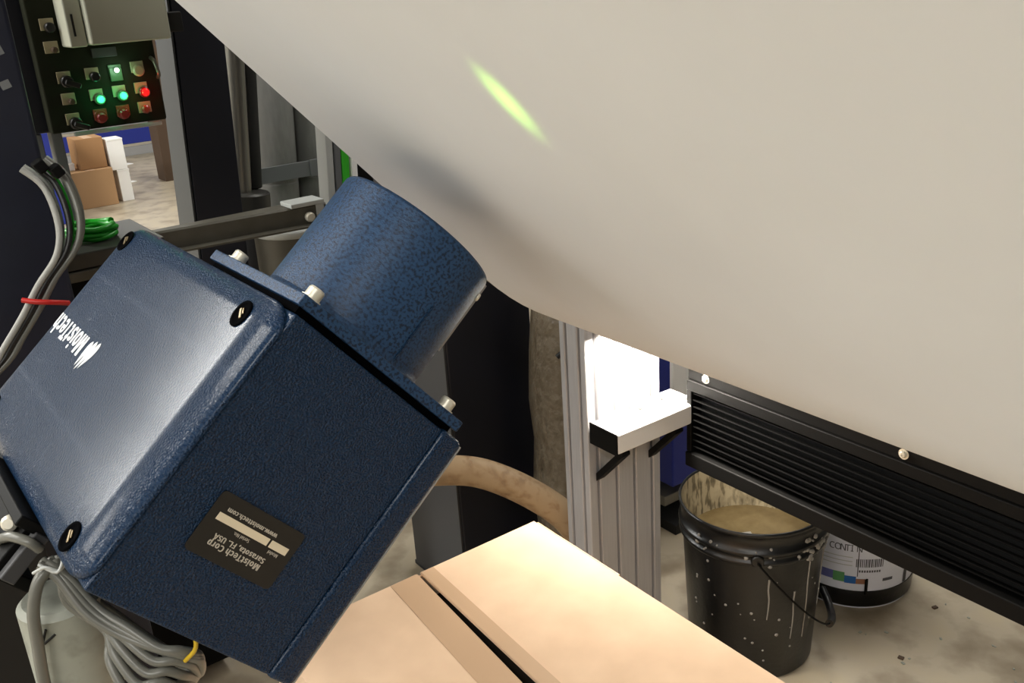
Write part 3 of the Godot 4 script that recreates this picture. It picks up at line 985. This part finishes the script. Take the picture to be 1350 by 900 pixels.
# ---------------------------------------------------------------- machines on the left
func left_machines() -> void:
	var st := new_st()
	# near navy column at the left border
	var c := thing("column", "broad scuffed navy machine column at the left border", "column", Vector3(0.10, 0, -1.78))
	st = new_st()
	block(st, Vector3(0.02, 0.0, -0.16), Vector3(0.195, 1.6, 0.16), 0.008)
	part("shaft", st, M.navy, c)
	st = new_st()
	block(st, Vector3(0.0, 0.0, -0.19), Vector3(0.215, 0.014, 0.19), 0.003)
	part("base_plate", st, M.navy_dark, c)
	st = new_st()
	for q in [[0.162, 1.385, 0.016, 0.05], [0.15, 1.345, 0.03, 0.012], [0.145, 1.30, 0.012, 0.022], [0.168, 1.32, 0.014, 0.012]]:
		box(st, Vector3(q[0], q[1], 0.1601), Vector3(q[2], q[3], 0.0012), 0.0004, 1, Basis(Vector3.BACK, 0.3))
	part("chipped_paint", st, M.grey_paint, c)
	control_panel()
	# navy post with a grey side
	var p := thing("machine_post", "leaning navy and grey machine post right of the control panel", "post", Vector3(0.0, 0, 0))
	st = new_st()
	var lean := Vector3(0.055, 1.0, 0).normalized()
	var foot := Vector3(0.716, 0.0, -2.36)
	bar(st, foot + Vector3(0.015, 0, 0), foot + Vector3(0.015, 0, 0) + lean * 2.0, 0.115, 0.12, Vector3.RIGHT, 0.003)
	p.position = foot
	var sm := part("shaft", st, M.navy_dark, p)
	sm.position = -foot
	st = new_st()
	bar(st, Vector3(-0.047, 0.004, 0.0), Vector3(-0.047, 0.004, 0.0) + lean * 1.95, 0.005, 0.118, Vector3.RIGHT, 0.001)
	part("side_plate", st, M.mid_grey, p)
	st = new_st()
	block(st, Vector3(-0.08, 0, -0.09), Vector3(0.08, 0.01, 0.09), 0.002)
	part("base_plate", st, M.navy_dark, p)
	# ram: rod, collar, body
	var r := thing("hydraulic_ram", "dark hydraulic ram with a bare steel rod behind the channel rail", "ram", Vector3(0.83, 0, -2.5))
	var tilt := Transform3D(Basis(Vector3.BACK, deg_to_rad(-6.0)), Vector3.ZERO)
	st = new_st()
	can(st, 0.026, 0.46, 0.003, 24, tilt * Transform3D(Basis.IDENTITY, Vector3(-0.010, 0.90, 0)))
	part("rod", st, M.steel, r)
	st = new_st()
	can(st, 0.03, 0.6, 0.003, 20, tilt * Transform3D(Basis.IDENTITY, Vector3(0.034, 0.932, -0.045)))
	part("guide_rod", st, M.black_deep, r)
	st = new_st()
	can(st, 0.064, 0.10, 0.005, 36, tilt * Transform3D(Basis.IDENTITY, Vector3(0.0, 0.83, 0)))
	part("collar", st, M.steel_dark, r)
	st = new_st()
	can(st, 0.061, 0.83, 0.003, 36, tilt)
	part("barrel", st, M.dark_grey, r)
	# strapped pair of grey foam pipes
	for k in 2:
		var rad: float = [0.076, 0.052][k]
		var f := thing("foam_pipe", ["thick grey foam-covered pipe, left one of the strapped pair behind the rail", "thinner grey foam-covered pipe, right one of the strapped pair behind the rail"][k], "pipe", Vector3([1.022, 1.155][k], 0, [-2.7, -2.69][k]), "strapped grey pipes")
		st = new_st()
		lathe(st, [Vector2(0, 0), Vector2(rad - 0.004, 0), Vector2(rad, 0.004), Vector2(rad, 0.9), Vector2(rad, 0.9), Vector2(rad - 0.001, 0.904), Vector2(rad - 0.001, 0.904), Vector2(rad, 0.908), Vector2(rad, 1.6), Vector2(0, 1.6)], 36, Transform3D(Basis(Vector3.BACK, deg_to_rad(-4.0)), Vector3.ZERO))
		part("sleeve", st, M.foam, f)
	st = new_st()
	block(st, Vector3(-0.135, -0.022, 0.0), Vector3(0.135, 0.022, 0.004), 0.001)
	block(st, Vector3(0.035, -0.024, 0.004), Vector3(0.10, 0.024, 0.008), 0.001)
	var strap := part("strap", st, M.strap)
	strap.position = Vector3(1.135, 0.935, -2.617)
	tag(strap, "grey tape strap holding the two foam-covered pipes together", "strap")
	# cluttered little shelf between ram and pipes
	var sh := thing("wire_rack", "small dark wire rack between the ram and the grey pipes", "rack", Vector3(1.06, 0, -3.0))
	for y in [0.88, 0.955, 1.05, 1.10, 1.20]:
		st = new_st()
		block(st, Vector3(-0.09, y, -0.05), Vector3(0.14, y + 0.012, 0.05), 0.002)
		part("shelf_bar", st, M.black_deep, sh)
	st = new_st()
	block(st, Vector3(-0.10, 0, -0.05), Vector3(-0.085, 1.5, 0.05), 0.002)
	block(st, Vector3(0.135, 0, -0.05), Vector3(0.15, 1.5, 0.05), 0.002)
	part("upright", st, M.dark_grey, sh)
	for q in [[Vector3(1.02, 1.150, -3.0), 0.035, "crumpled white rag on the wire rack, uppermost of the pale lumps"], [Vector3(1.07, 1.008, -3.0), 0.034, "pale rag on the wire rack below the crumpled one"], [Vector3(1.04, 0.922, -3.0), 0.026, "grey-beige rag lowest on the wire rack"]]:
		st = new_st()
		box(st, Vector3(0, 0, 0), Vector3(q[1] * 1.8, q[1] * 1.5, 0.06), 0.02, 3, Basis(Vector3.BACK, 0.4))
		var rag := part("rag", st, M.pale)
		rag.position = q[0]
		tag(rag, q[2], "rag", "rags on the wire rack")
	var dc := thing("dark_cabinet", "black cabinet in the gap between the green board and the web", "cabinet", Vector3(1.75, 0, -3.3))
	st = new_st()
	block(st, Vector3(-0.22, 0.05, -0.2), Vector3(0.35, 1.5, 0.2), 0.006)
	part("body", st, M.black, dc)
	st = new_st()
	block(st, Vector3(-0.2, 0, -0.18), Vector3(0.33, 0.05, 0.18), 0.004)
	part("plinth", st, M.black_deep, dc)
	# channel rail
	var b := thing("channel_rail", "grey-brown steel channel rail running across behind the gauge, bolted at its right end", "rail", Vector3(0.63, 0.955, -2.0))
	var rise := Transform3D(Basis(Vector3.BACK, deg_to_rad(-1.2)), Vector3.ZERO)
	st = new_st()
	var sect := PackedVector2Array([Vector2(0.0, -0.022), Vector2(0.035, -0.022), Vector2(0.035, -0.018), Vector2(0.004, -0.018), Vector2(0.004, 0.018), Vector2(0.0, 0.022)])
	prism(st, sect, -0.29, 0.10, rise * Transform3D(Basis(Vector3(0, 0, 1), Vector3.UP, Vector3(-1, 0, 0)), Vector3.ZERO))
	block(st, rise * Vector3(-0.10, 0.010, -0.06), rise * Vector3(0.29, 0.022, 0.0), 0.002)
	part("channel", st, M.channel, b)
	st = new_st()
	can(st, 0.011, 0.014, 0.003, 16, along(Vector3(0.245, -0.008, 0.004), Vector3.BACK))
	part("bolt", st, M.bolt, b)
	st = new_st()
	block(st, Vector3(0.205, 0.016, -0.05), Vector3(0.285, 0.026, 0.01), 0.002)
	block(st, Vector3(0.265, -0.03, -0.02), Vector3(0.285, 0.02, 0.006), 0.002)
	part("end_lug", st, M.pale, b)
	st = new_st()
	for x in [-0.07]:
		block(st, Vector3(x - 0.02, -0.955, -0.06), Vector3(x + 0.02, -0.012, -0.03), 0.002)
	part("leg", st, M.steel_dark, b)
	# drum of grey sheet under the rail
	var k := thing("barrel", "beige-grey barrel with a pale rim under the right end of the channel rail", "barrel", Vector3(0.955, 0, -2.28))
	st = new_st()
	can(st, 0.10, 0.87, 0.006, 40)
	part("body", st, M.channel, k)
	st = new_st()
	lathe(st, [Vector2(0.10, 0.852), Vector2(0.104, 0.856), Vector2(0.104, 0.866), Vector2(0.10, 0.872), Vector2(0.09, 0.872)], 40)
	part("rim", st, M.pale, k)
	# pale slabs with a green one, standing right of the pipes
	for q in [[1.105, 0.020, "pale grey board standing left of the bright green board", M.pale], [1.128, 0.018, "mid grey board squeezed between the pale and the green board", M.strap], [1.150, 0.022, "bright green board standing beside the blue snout", M.green], [1.176, 0.018, "off-white board right of the bright green board", M.paper]]:
		st = new_st()
		bar(st, Vector3.ZERO, Vector3(0.09, 1.25, 0), q[1], 0.06, Vector3.RIGHT, 0.003)
		var s := part("board", st, q[3])
		s.position = Vector3(q[0] - 0.055, 0.0, -2.4)
		tag(s, q[2], "board", "boards leaning right of the grey pipes")

func control_panel() -> void:
	var p := thing("control_panel", "dark olive control panel with rows of knobs and lit push buttons", "control panel", Vector3(0.525, 1.185, -2.1))
	var st := new_st()
	block(st, Vector3(-0.115, 0, -0.035), Vector3(0.112, 0.42, 0), 0.004)
	var b := part("enclosure", st, M.olive, p)
	st = new_st()
	block(st, Vector3(-0.16, 0.0, -0.20), Vector3(0.09, 0.42, -0.036), 0.004)
	part("back_box", st, M.navy_dark, p)
	st = new_st()
	bar(st, Vector3(-0.075, -0.006, -0.004), Vector3(0.10, -0.006, -0.004), 0.008, 0.008, Vector3.UP, 0.002)
	part("bottom_edge", st, M.pale, p)
	st = new_st()
	for x in [-0.136, -0.098]:
		block(st, Vector3(x - 0.010, -1.185, -0.09), Vector3(x + 0.010, -0.002, -0.05), 0.002)
	part("leg", st, M.grey_paint, p)
	# buttons: column x, row y, kind
	var xs := [-0.072, -0.019, 0.026, 0.070]
	var ys := [0.104, 0.063, 0.024]
	var kinds := [["lever", "knob", "lit_square", "cap"], ["small_knob", "lit_green", "lit_green", "lit_red"], ["lever", "red", "red", "red_cap"]]
	var list := []
	for i in 3:
		for j in 4:
			list.append([Vector2(xs[j], ys[i] - (3 - j) * 0.0018 + 0.002), kinds[i][j]])
	list.append([Vector2(-0.082, 0.200), "knob"])
	list.append([Vector2(-0.083, 0.158), "small_knob"])
	for q in list:
		var at: Vector2 = q[0]
		var kind: String = q[1]
		var o := Vector3(at.x, at.y, 0.0)
		st = new_st()
		box(st, o + Vector3(0, 0.004, 0.0015), Vector3(0.026, 0.022, 0.003), 0.001)
		if kind == "red":
			can(st, 0.013, 0.004, 0.001, 20, along(o, Vector3.BACK))
		var lg := part("legend_plate", st, M.green_plate if kind == "lit_square" else M.red_cap if kind == "red" else M.legend, b)
		st = new_st()
		match kind:
			"lever":
				can(st, 0.012, 0.014, 0.002, 18, along(o + Vector3(0.002, -0.004, 0.003), Vector3.BACK))
				box(st, o + Vector3(0.010, -0.009, 0.020), Vector3(0.030, 0.011, 0.012), 0.003, 1, Basis(Vector3.BACK, -0.4))
				part("selector_switch", st, M.knob, b)
			"knob":
				can(st, 0.0095, 0.016, 0.002, 18, along(o + Vector3(0.002, -0.002, 0.003), Vector3.BACK))
				part("knob", st, M.knob, b)
			"small_knob":
				can(st, 0.006, 0.014, 0.002, 14, along(o + Vector3(0.003, -0.001, 0.003), Vector3.BACK))
				part("knob", st, M.brown_post, b)
			"lit_square":
				box(st, o + Vector3(0, -0.004, 0.004), Vector3(0.024, 0.026, 0.003), 0.001)
				can(st, 0.0055, 0.006, 0.002, 14, along(o + Vector3(0.001, 0.004, 0.004), Vector3.BACK))
				part("lit_lens", st, M.green_plate, b)
				st = new_st()
				can(st, 0.005, 0.004, 0.0015, 14, along(o + Vector3(0.001, 0.004, 0.009), Vector3.BACK))
				part("indicator", st, M.white_glow, b)
				small_lamp(b, o + Vector3(0.001, 0.004, 0.02), Color(0.8, 1.0, 0.85), 0.0008)
			"cap":
				can(st, 0.0115, 0.010, 0.003, 18, along(o + Vector3(0, -0.003, 0.003), Vector3.BACK))
				part("push_button", st, M.legend, b)
			"lit_green", "lit_red":
				can(st, 0.011, 0.008, 0.002, 20, along(o + Vector3(0.004, -0.005, 0.003), Vector3.BACK))
				part("push_button", st, M.green_plate if kind == "lit_green" else M.red_button, b)
				st = new_st()
				can(st, 0.0075, 0.006, 0.002, 16, along(o + Vector3(0.004, -0.005, 0.011), Vector3.BACK))
				part("indicator", st, M.green_glow if kind == "lit_green" else M.red_glow, b)
				small_lamp(b, o + Vector3(0.004, -0.005, 0.024), Color(0.3, 1.0, 0.6) if kind == "lit_green" else Color(1.0, 0.1, 0.1), 0.0008)
			"red":
				can(st, 0.010, 0.010, 0.003, 18, along(o + Vector3(0, -0.002, 0.003), Vector3.BACK))
				part("push_button", st, M.red_button, b)
			"red_cap":
				can(st, 0.0085, 0.010, 0.003, 18, along(o + Vector3(0, 0, 0.003), Vector3.BACK))
				part("push_button", st, M.red_cap, b)
	st = new_st()
	block(st, Vector3(-0.012, 0.135, 0), Vector3(0.036, 0.153, 0.004), 0.001)
	part("engraved_tag", st, M.dark_grey, b)
	st = new_st()
	tube(st, [Vector3(0.100, 0.125, 0.002), Vector3(0.102, 0.118, 0.016), Vector3(0.106, 0.095, 0.018), Vector3(0.108, 0.085, 0.002)], 0.004, 8, 4)
	part("latch", st, M.steel, b)
	# putty-coloured junction box fixed in front of the panel, with a narrow one beside it
	var j := thing("junction_box", "putty-grey junction box mounted over the top of the control panel", "junction box", Vector3(0.56, 1.345, -2.0995))
	st = new_st()
	block(st, Vector3(-0.065, 0.002, 0), Vector3(0.088, 0.24, 0.09), 0.005)
	part("lid", st, M.putty, j)
	st = new_st()
	block(st, Vector3(-0.098, 0.0, 0), Vector3(-0.066, 0.24, 0.07), 0.004)
	part("side_box", st, M.putty, j)
	st = new_st()
	block(st, Vector3(-0.088, 0.02, 0.07), Vector3(-0.084, 0.06, 0.072), 0.0005)
	part("slot", st, M.black_deep, j)
	st = new_st()
	block(st, Vector3(0.092, 0.012, 0.0), Vector3(0.128, 0.05, 0.05), 0.003)
	part("plug", st, M.black_deep, j)

func small_lamp(parent: Node3D, at: Vector3, c: Color, e: float) -> void:
	var l := OmniLight3D.new()
	l.name = "indicator_light"
	l.light_color = c
	l.light_energy = e
	l.light_size = 0.006
	l.omni_range = 12.0
	l.omni_attenuation = 2.0
	l.shadow_enabled = true
	l.position = at
	parent.add_child(l, true)

# ---------------------------------------------------------------- far aisle
func far_aisle() -> void:
	var st := new_st()
	for q in [[Vector3(1.66, 0, -7.66), Vector3(0.30, 0.27, 0.34), "lower brown carton on the far floor, carrying a smaller one", "brown_box_light"], [Vector3(1.70, 0.272, -7.66), Vector3(0.19, 0.22, 0.24), "smaller brown carton on top of the far lower carton", "brown_box"]]:
		var c := thing("carton", q[2], "carton", q[0], "far stacked cartons")
		var s: Vector3 = q[1]
		st = new_st()
		block(st, Vector3(-s.x / 2, 0, -s.z / 2), Vector3(s.x / 2, s.y, s.z / 2), 0.004)
		part("body", st, M[q[3]], c)
		st = new_st()
		block(st, Vector3(-0.03, s.y - 0.001, -s.z / 2), Vector3(0.03, s.y + 0.001, s.z / 2 + 0.001), 0.0005)
		part("tape_strip", st, M.card_dark, c)
	for q in [[Vector3(1.895, 0, -7.62), Vector3(0.085, 0.235, 0.16), "lower glaring white box beside the far brown cartons"], [Vector3(1.875, 0.237, -7.62), Vector3(0.115, 0.225, 0.16), "upper glaring white box beside the far brown cartons"], [Vector3(1.555, 0.272, -7.62), Vector3(0.05, 0.05, 0.05), "tiny white packet at the left edge of the far cartons"]]:
		var w := thing("white_box", q[2], "box", q[0], "white boxes by the far cartons")
		var s: Vector3 = q[1]
		st = new_st()
		block(st, Vector3(-s.x / 2, 0, -s.z / 2), Vector3(s.x / 2, s.y - 0.012, s.z / 2), 0.003)
		part("body", st, M.paper, w)
		st = new_st()
		block(st, Vector3(-s.x / 2 - 0.002, s.y - 0.012, -s.z / 2), Vector3(s.x / 2 + 0.002, s.y, s.z / 2 + 0.002), 0.002)
		part("lid", st, M.paper, w)
	# blue pallet rack along the far wall
	var r := thing("pallet_rack", "far blue pallet rack with grey cross beams along the back wall", "rack", Vector3(2.3, 0, -9.6))
	for q in [[0.02, 0.10, "rack_grey"], [0.13, 0.27, "rack_blue"], [0.30, 0.35, "rack_grey"], [0.37, 0.60, "rack_blue"], [0.9, 1.02, "rack_blue"], [1.5, 1.62, "rack_blue"]]:
		st = new_st()
		block(st, Vector3(-1.3, q[0], -0.05), Vector3(1.5, q[1], 0.0), 0.004)
		part("cross_beam", st, M[q[2]], r)
	for x in [-1.3, 0.0, 1.5]:
		st = new_st()
		block(st, Vector3(x - 0.05, 0, -0.6), Vector3(x + 0.05, 2.2, -0.055), 0.004)
		part("upright", st, M.rack_grey, r)
	st = new_st()
	block(st, Vector3(-0.06, 0, -0.10), Vector3(0.06, 1.3, 0.10), 0.004)
	var bp := part("wooden_post", st, M.brown_post)
	bp.position = Vector3(2.40, 0, -8.15)
	tag(bp, "brown wooden post on the far floor right of the white boxes", "post")
	# blue cabinet side seen between the panel legs
	st = new_st()
	block(st, Vector3(-0.3, 0, -0.2), Vector3(0.14, 0.62, 0.2), 0.006)
	var bc := part("cabinet", st, M.rack_blue)
	bc.position = Vector3(1.28, 0.0, -7.3)
	tag(bc, "blue cabinet far behind the legs of the control panel", "cabinet")
	# scraps of paper on the far floor
	for q in [[Vector3(2.33, 0, -9.25), 0.1, "white paper scrap on the far floor just before the pallet rack"], [Vector3(2.12, 0, -8.3), 0.06, "small white scrap on the far floor left of the wooden post"]]:
		st = new_st()
		box(st, Vector3(0, 0.003, 0), Vector3(q[1] * 1.6, 0.006, q[1]), 0.002, 1, Basis(Vector3.UP, 0.3))
		var s := part("paper_scrap", st, M.paper)
		s.position = q[0]
		tag(s, q[2], "paper scrap", "paper scraps on the far floor")
	# low bench with the green coil of hose
	var b := thing("bench", "dark steel bench end carrying the coil of green hose", "bench", Vector3(0.34, 0, -1.93))
	st = new_st()
	block(st, Vector3(-0.04, 0.975, -0.12), Vector3(0.17, 1.005, 0.10), 0.003)
	part("top", st, M.steel_dark, b)
	st = new_st()
	block(st, Vector3(-0.04, 0.955, -0.11), Vector3(0.17, 0.974, 0.104), 0.003)
	part("rail", st, M.channel, b)
	st = new_st()
	block(st, Vector3(-0.04, 0.03, -0.10), Vector3(0.16, 0.954, 0.06), 0.003)
	part("front_panel", st, M.black, b)
	for x in [-0.03, 0.145]:
		st = new_st()
		block(st, Vector3(x, 0, -0.10), Vector3(x + 0.02, 0.03, -0.06), 0.002)
		part("foot", st, M.steel_dark, b)
	st = new_st()
	var pts := []
	for i in 61:
		var a := i * TAU / 12.0
		var rr := 0.042 + 0.004 * sin(i * 0.9)
		pts.append(Vector3(cos(a) * rr, 0.006 + i * 0.00035 + 0.002 * sin(i * 1.7), sin(a) * rr * 0.8))
	tube(st, pts, 0.0055, 8, 3)
	var g := part("hose_coil", st, M.green_hose)
	g.position = Vector3(0.405, 1.005, -1.93)
	tag(g, "coil of bright green hose on the dark bench end", "hose")
	st = new_st()
	box(st, Vector3(0, 0.004, 0), Vector3(0.05, 0.008, 0.04), 0.002, 1, Basis(Vector3.UP, 0.4))
	var pb := part("plastic_bag", st, M.pale)
	pb.position = Vector3(0.36, 1.005, -2.01)
	tag(pb, "pale plastic packet behind the coil of green hose", "packet")

# ---------------------------------------------------------------- cables, stand and coil at the left
func cables_and_stand() -> void:
	var st := new_st()
	var rng := RandomNumberGenerator.new()
	rng.seed = 12
	var run := [Vector3(0.262, 1.215, -1.53), Vector3(0.283, 1.186, -1.516), Vector3(0.286, 1.135, -1.494), Vector3(0.272, 1.094, -1.485), Vector3(0.238, 1.055, -1.49), Vector3(0.209, 1.016, -1.492), Vector3(0.178, 0.977, -1.498), Vector3(0.15, 0.945, -1.5), Vector3(0.08, 0.90, -1.5)]
	var kinds := [["pale grey cable, innermost of the bundle along the navy column", "cable"], ["pale grey cable second from inside in the bundle along the navy column", "cable"], ["mid grey cable in the middle of the bundle along the navy column", "cable_grey"], ["black cable running through the bundle along the navy column", "cable_black"], ["dull grey cable, outermost of the bundle along the navy column", "cable_grey"], ["thin green cable bowed out of the bundle along the navy column", "green_hose"]]
	for k in 6:
		st = new_st()
		var pts := []
		for i in run.size():
			var gap: float = [0.0125, 0.012, 0.012, 0.0115, 0.010, 0.0098, 0.0098, 0.010, 0.011][i]
			var off: float = ([0, 0, 2, 1, 2, 1][k] - 1) * gap * 1.25 + (0.0055 if k in [1, 2, 5] else 0.0)
			pts.append(run[i] + Vector3(off, off * 0.25, -0.0053 if k in [1, 2, 5] else 0.0053))
		tube(st, pts, [0.0047, 0.0045, 0.0046, 0.0044, 0.0047, 0.004][k], 10, 5)
		var c := part("cable", st, M[kinds[k][1]])
		tag(c, kinds[k][0], "cable", "cables along the navy column")
	st = new_st()
	tube(st, [Vector3(0.200, 1.038, -1.478), Vector3(0.215, 1.034, -1.468), Vector3(0.235, 1.029, -1.465), Vector3(0.258, 1.020, -1.475)], 0.004, 8, 5)
	var rt := part("cable_tie", st, M.red_tie)
	tag(rt, "red tie round the cable bundle on the navy column", "cable tie")
	st = new_st()
	for q in [Vector3(0.267, 1.215, -1.50), Vector3(0.287, 1.205, -1.50)]:
		box(st, q, Vector3(0.016, 0.018, 0.02), 0.003, 1, Basis(Vector3.BACK, 0.5))
	var cl := part("cable_clip", st, M.black)
	tag(cl, "black clip at the top of the cable bundle", "clip")
	# stand that carries the gauge: pale tube, foot, clamp
	var p := thing("gauge_stand", "pale grey tubular stand with a black tick mark below the gauge", "stand", Vector3(0.094, 0, -0.95))
	st = new_st()
	can(st, 0.040, 0.876, 0.006, 40)
	var tb := part("tube", st, M.pole, p)
	st = new_st()
	can(st, 0.13, 0.02, 0.004, 40)
	part("foot", st, M.dark_grey, p)
	st = new_st()
	for seg in [[Vector2(122.0, 0.864), Vector2(134.0, 0.845)], [Vector2(134.0, 0.845), Vector2(112.0, 0.857)]]:
		var q := []
		for i in 4:
			var f := i / 3.0
			var a := deg_to_rad(lerpf(seg[0].x, seg[1].x, f))
			q.append(Vector3(cos(a) * 0.0402, lerpf(seg[0].y, seg[1].y, f), sin(a) * 0.0402))
		tube(st, q, 0.0013, 6, 2)
	part("tick_mark", st, M.black_deep, tb)
	var down := Basis(Vector3.BACK, deg_to_rad(40.38 - 90.0))
	var k := thing("mount_bracket", "black bracket plates with pale hand knobs behind the lower left corner of the gauge", "bracket", Vector3(0.3154, 1.1652, -0.7923) + down * Vector3(0.04, -0.302, -0.24))
	k.basis = down
	st = new_st()
	block(st, Vector3(-0.045, -0.012, -0.10), Vector3(0.05, 0.0, 0.085), 0.002)
	block(st, Vector3(-0.03, -0.075, -0.05), Vector3(-0.018, -0.012, 0.075), 0.002)
	block(st, Vector3(-0.028, -0.085, -0.04), Vector3(0.04, -0.070, 0.02), 0.002)
	part("plate", st, M.black, k)
	st = new_st()
	block(st, Vector3(-0.024, -0.062, 0.076), Vector3(-0.008, -0.008, 0.088), 0.002)
	part("link_bar", st, M.dark_grey, k)
	for q in [Vector3(-0.034, -0.018, 0.05), Vector3(-0.034, -0.045, 0.02), Vector3(-0.03, -0.078, 0.07)]:
		st = new_st()
		can(st, 0.008, 0.014, 0.003, 16, along(q, Vector3(-0.6, -0.1, 1)))
		part("hand_knob", st, M.bolt, k)
	st = new_st()
	tube(st, [Vector3(-0.034, -0.040, 0.05), Vector3(-0.036, -0.025, 0.075), Vector3(-0.025, -0.018, 0.092), Vector3(-0.012, -0.02, 0.09)], 0.005, 10, 4)
	part("elbow", st, M.cable_grey, k)
	var bm := thing("machine_cover", "black machine cover low behind the gauge stand at the left border", "machine cover", Vector3(-0.06, 0, -1.40))
	st = new_st()
	block(st, Vector3(-0.25, 0.04, -0.10), Vector3(0.19, 0.84, 0.10), 0.008)
	part("housing", st, M.black_deep, bm)
	st = new_st()
	block(st, Vector3(-0.24, 0, -0.09), Vector3(0.18, 0.04, 0.09), 0.003)
	part("plinth", st, M.black, bm)
	# grey cable loops hanging from the lower corner
	var loops := thing("cable_loops", "hanging loops of grey cable gathered below the lower left corner of the gauge", "cable", Vector3(0.088, 0.93, -0.915))
	for i in 7:
		st = new_st()
		var a := i * 0.0035
		var pts := [Vector3(-0.006 + a, 0.004, -0.006 * (i % 2)), Vector3(0.006 + a, -0.012, 0.012), Vector3(0.018 + a * 1.6, -0.034 - i * 0.0005, 0.034), Vector3(0.040 + a * 0.9, -0.058 + a * 0.8, 0.055), Vector3(0.066, -0.078 + a * 1.3 - i * 0.004 + 0.004, 0.078), Vector3(0.084, -0.086 + i * 0.0028, 0.086), Vector3(0.10, -0.115 + i * 0.003, 0.08), Vector3(0.10, -0.155, 0.04), Vector3(0.07, -0.12, -0.01), Vector3(0.02, -0.04, -0.016)]
		for m in range(2, 6):
			pts[m] += Vector3(0, -0.010, 0)
		if i >= 3:
			for m in range(1, 7):
				pts[m] += Vector3(-0.010, -0.012, 0.0) * (i - 2) * (0.5 if m < 3 else 0.85)
		tube(st, pts, 0.0048, 10, 6)
		part("loop", st, M.cable_grey, loops)
	st = new_st()
	tube(st, [Vector3(0.0, 0.0, 0.005), Vector3(-0.012, -0.010, 0.008), Vector3(-0.022, -0.035, 0.010), Vector3(-0.026, -0.07, 0.010), Vector3(-0.030, -0.14, 0.006), Vector3(-0.028, -0.3, 0.0)], 0.0058, 12, 6)
	part("tail", st, M.cable_grey, loops)
	st = new_st()
	tube(st, [Vector3(-0.014, 0.004, 0.012), Vector3(-0.004, 0.010, 0.020), Vector3(0.006, 0.004, 0.024), Vector3(0.014, 0.010, 0.022), Vector3(0.020, 0.020, 0.018)], 0.0016, 6, 4)
	tube(st, [Vector3(-0.008, 0.012, 0.014), Vector3(0.004, 0.004, 0.026), Vector3(0.012, 0.014, 0.024)], 0.0016, 6, 4)
	part("wire_twist", st, M.pale, loops)
	st = new_st()
	tube(st, [Vector3(0.082, -0.056, 0.084), Vector3(0.094, -0.064, 0.098), Vector3(0.094, -0.084, 0.100), Vector3(0.084, -0.100, 0.090)], 0.0022, 8, 4)
	part("yellow_tie", st, M.yellow_tie, loops)

# ---------------------------------------------------------------- things behind the bracket and the bucket
func behind_bracket() -> void:
	var st := new_st()
	var c := thing("blue_machine", "blue machine standing behind the splashed bucket", "machine", Vector3(1.86, 0, -1.66))
	st = new_st()
	block(st, Vector3(-0.25, 0.14, -0.1), Vector3(0.5, 0.52, 0.06), 0.005)
	part("side_panel", st, M.rack_blue, c)
	st = new_st()
	block(st, Vector3(-0.262, 0.355, 0.0605), Vector3(0.45, 0.51, 0.075), 0.004)
	part("white_cover", st, M.paper, c)
	st = new_st()
	block(st, Vector3(-0.25, 0.0, -0.1), Vector3(0.5, 0.03, 0.07), 0.003)
	part("base_bar", st, M.black_deep, c)
	st = new_st()
	block(st, Vector3(-0.25, 0.07, -0.06), Vector3(0.5, 0.10, 0.03), 0.003)
	part("cross_bar", st, M.steel, c)
	st = new_st()
	block(st, Vector3(-0.24, 0.03, -0.09), Vector3(-0.21, 0.07, -0.05), 0.002)
	block(st, Vector3(-0.24, 0.10, -0.09), Vector3(-0.21, 0.14, -0.05), 0.002)
	part("spacer", st, M.black_deep, c)
	st = new_st()
	block(st, Vector3(-0.03, 0, -0.03), Vector3(0.03, 1.2, 0.03), 0.003)
	var g := part("support_post", st, M.alu)
	g.position = Vector3(1.72, 0, -1.80)
	tag(g, "grey aluminium support post just right of the slotted extrusion, seen over the bracket", "post")
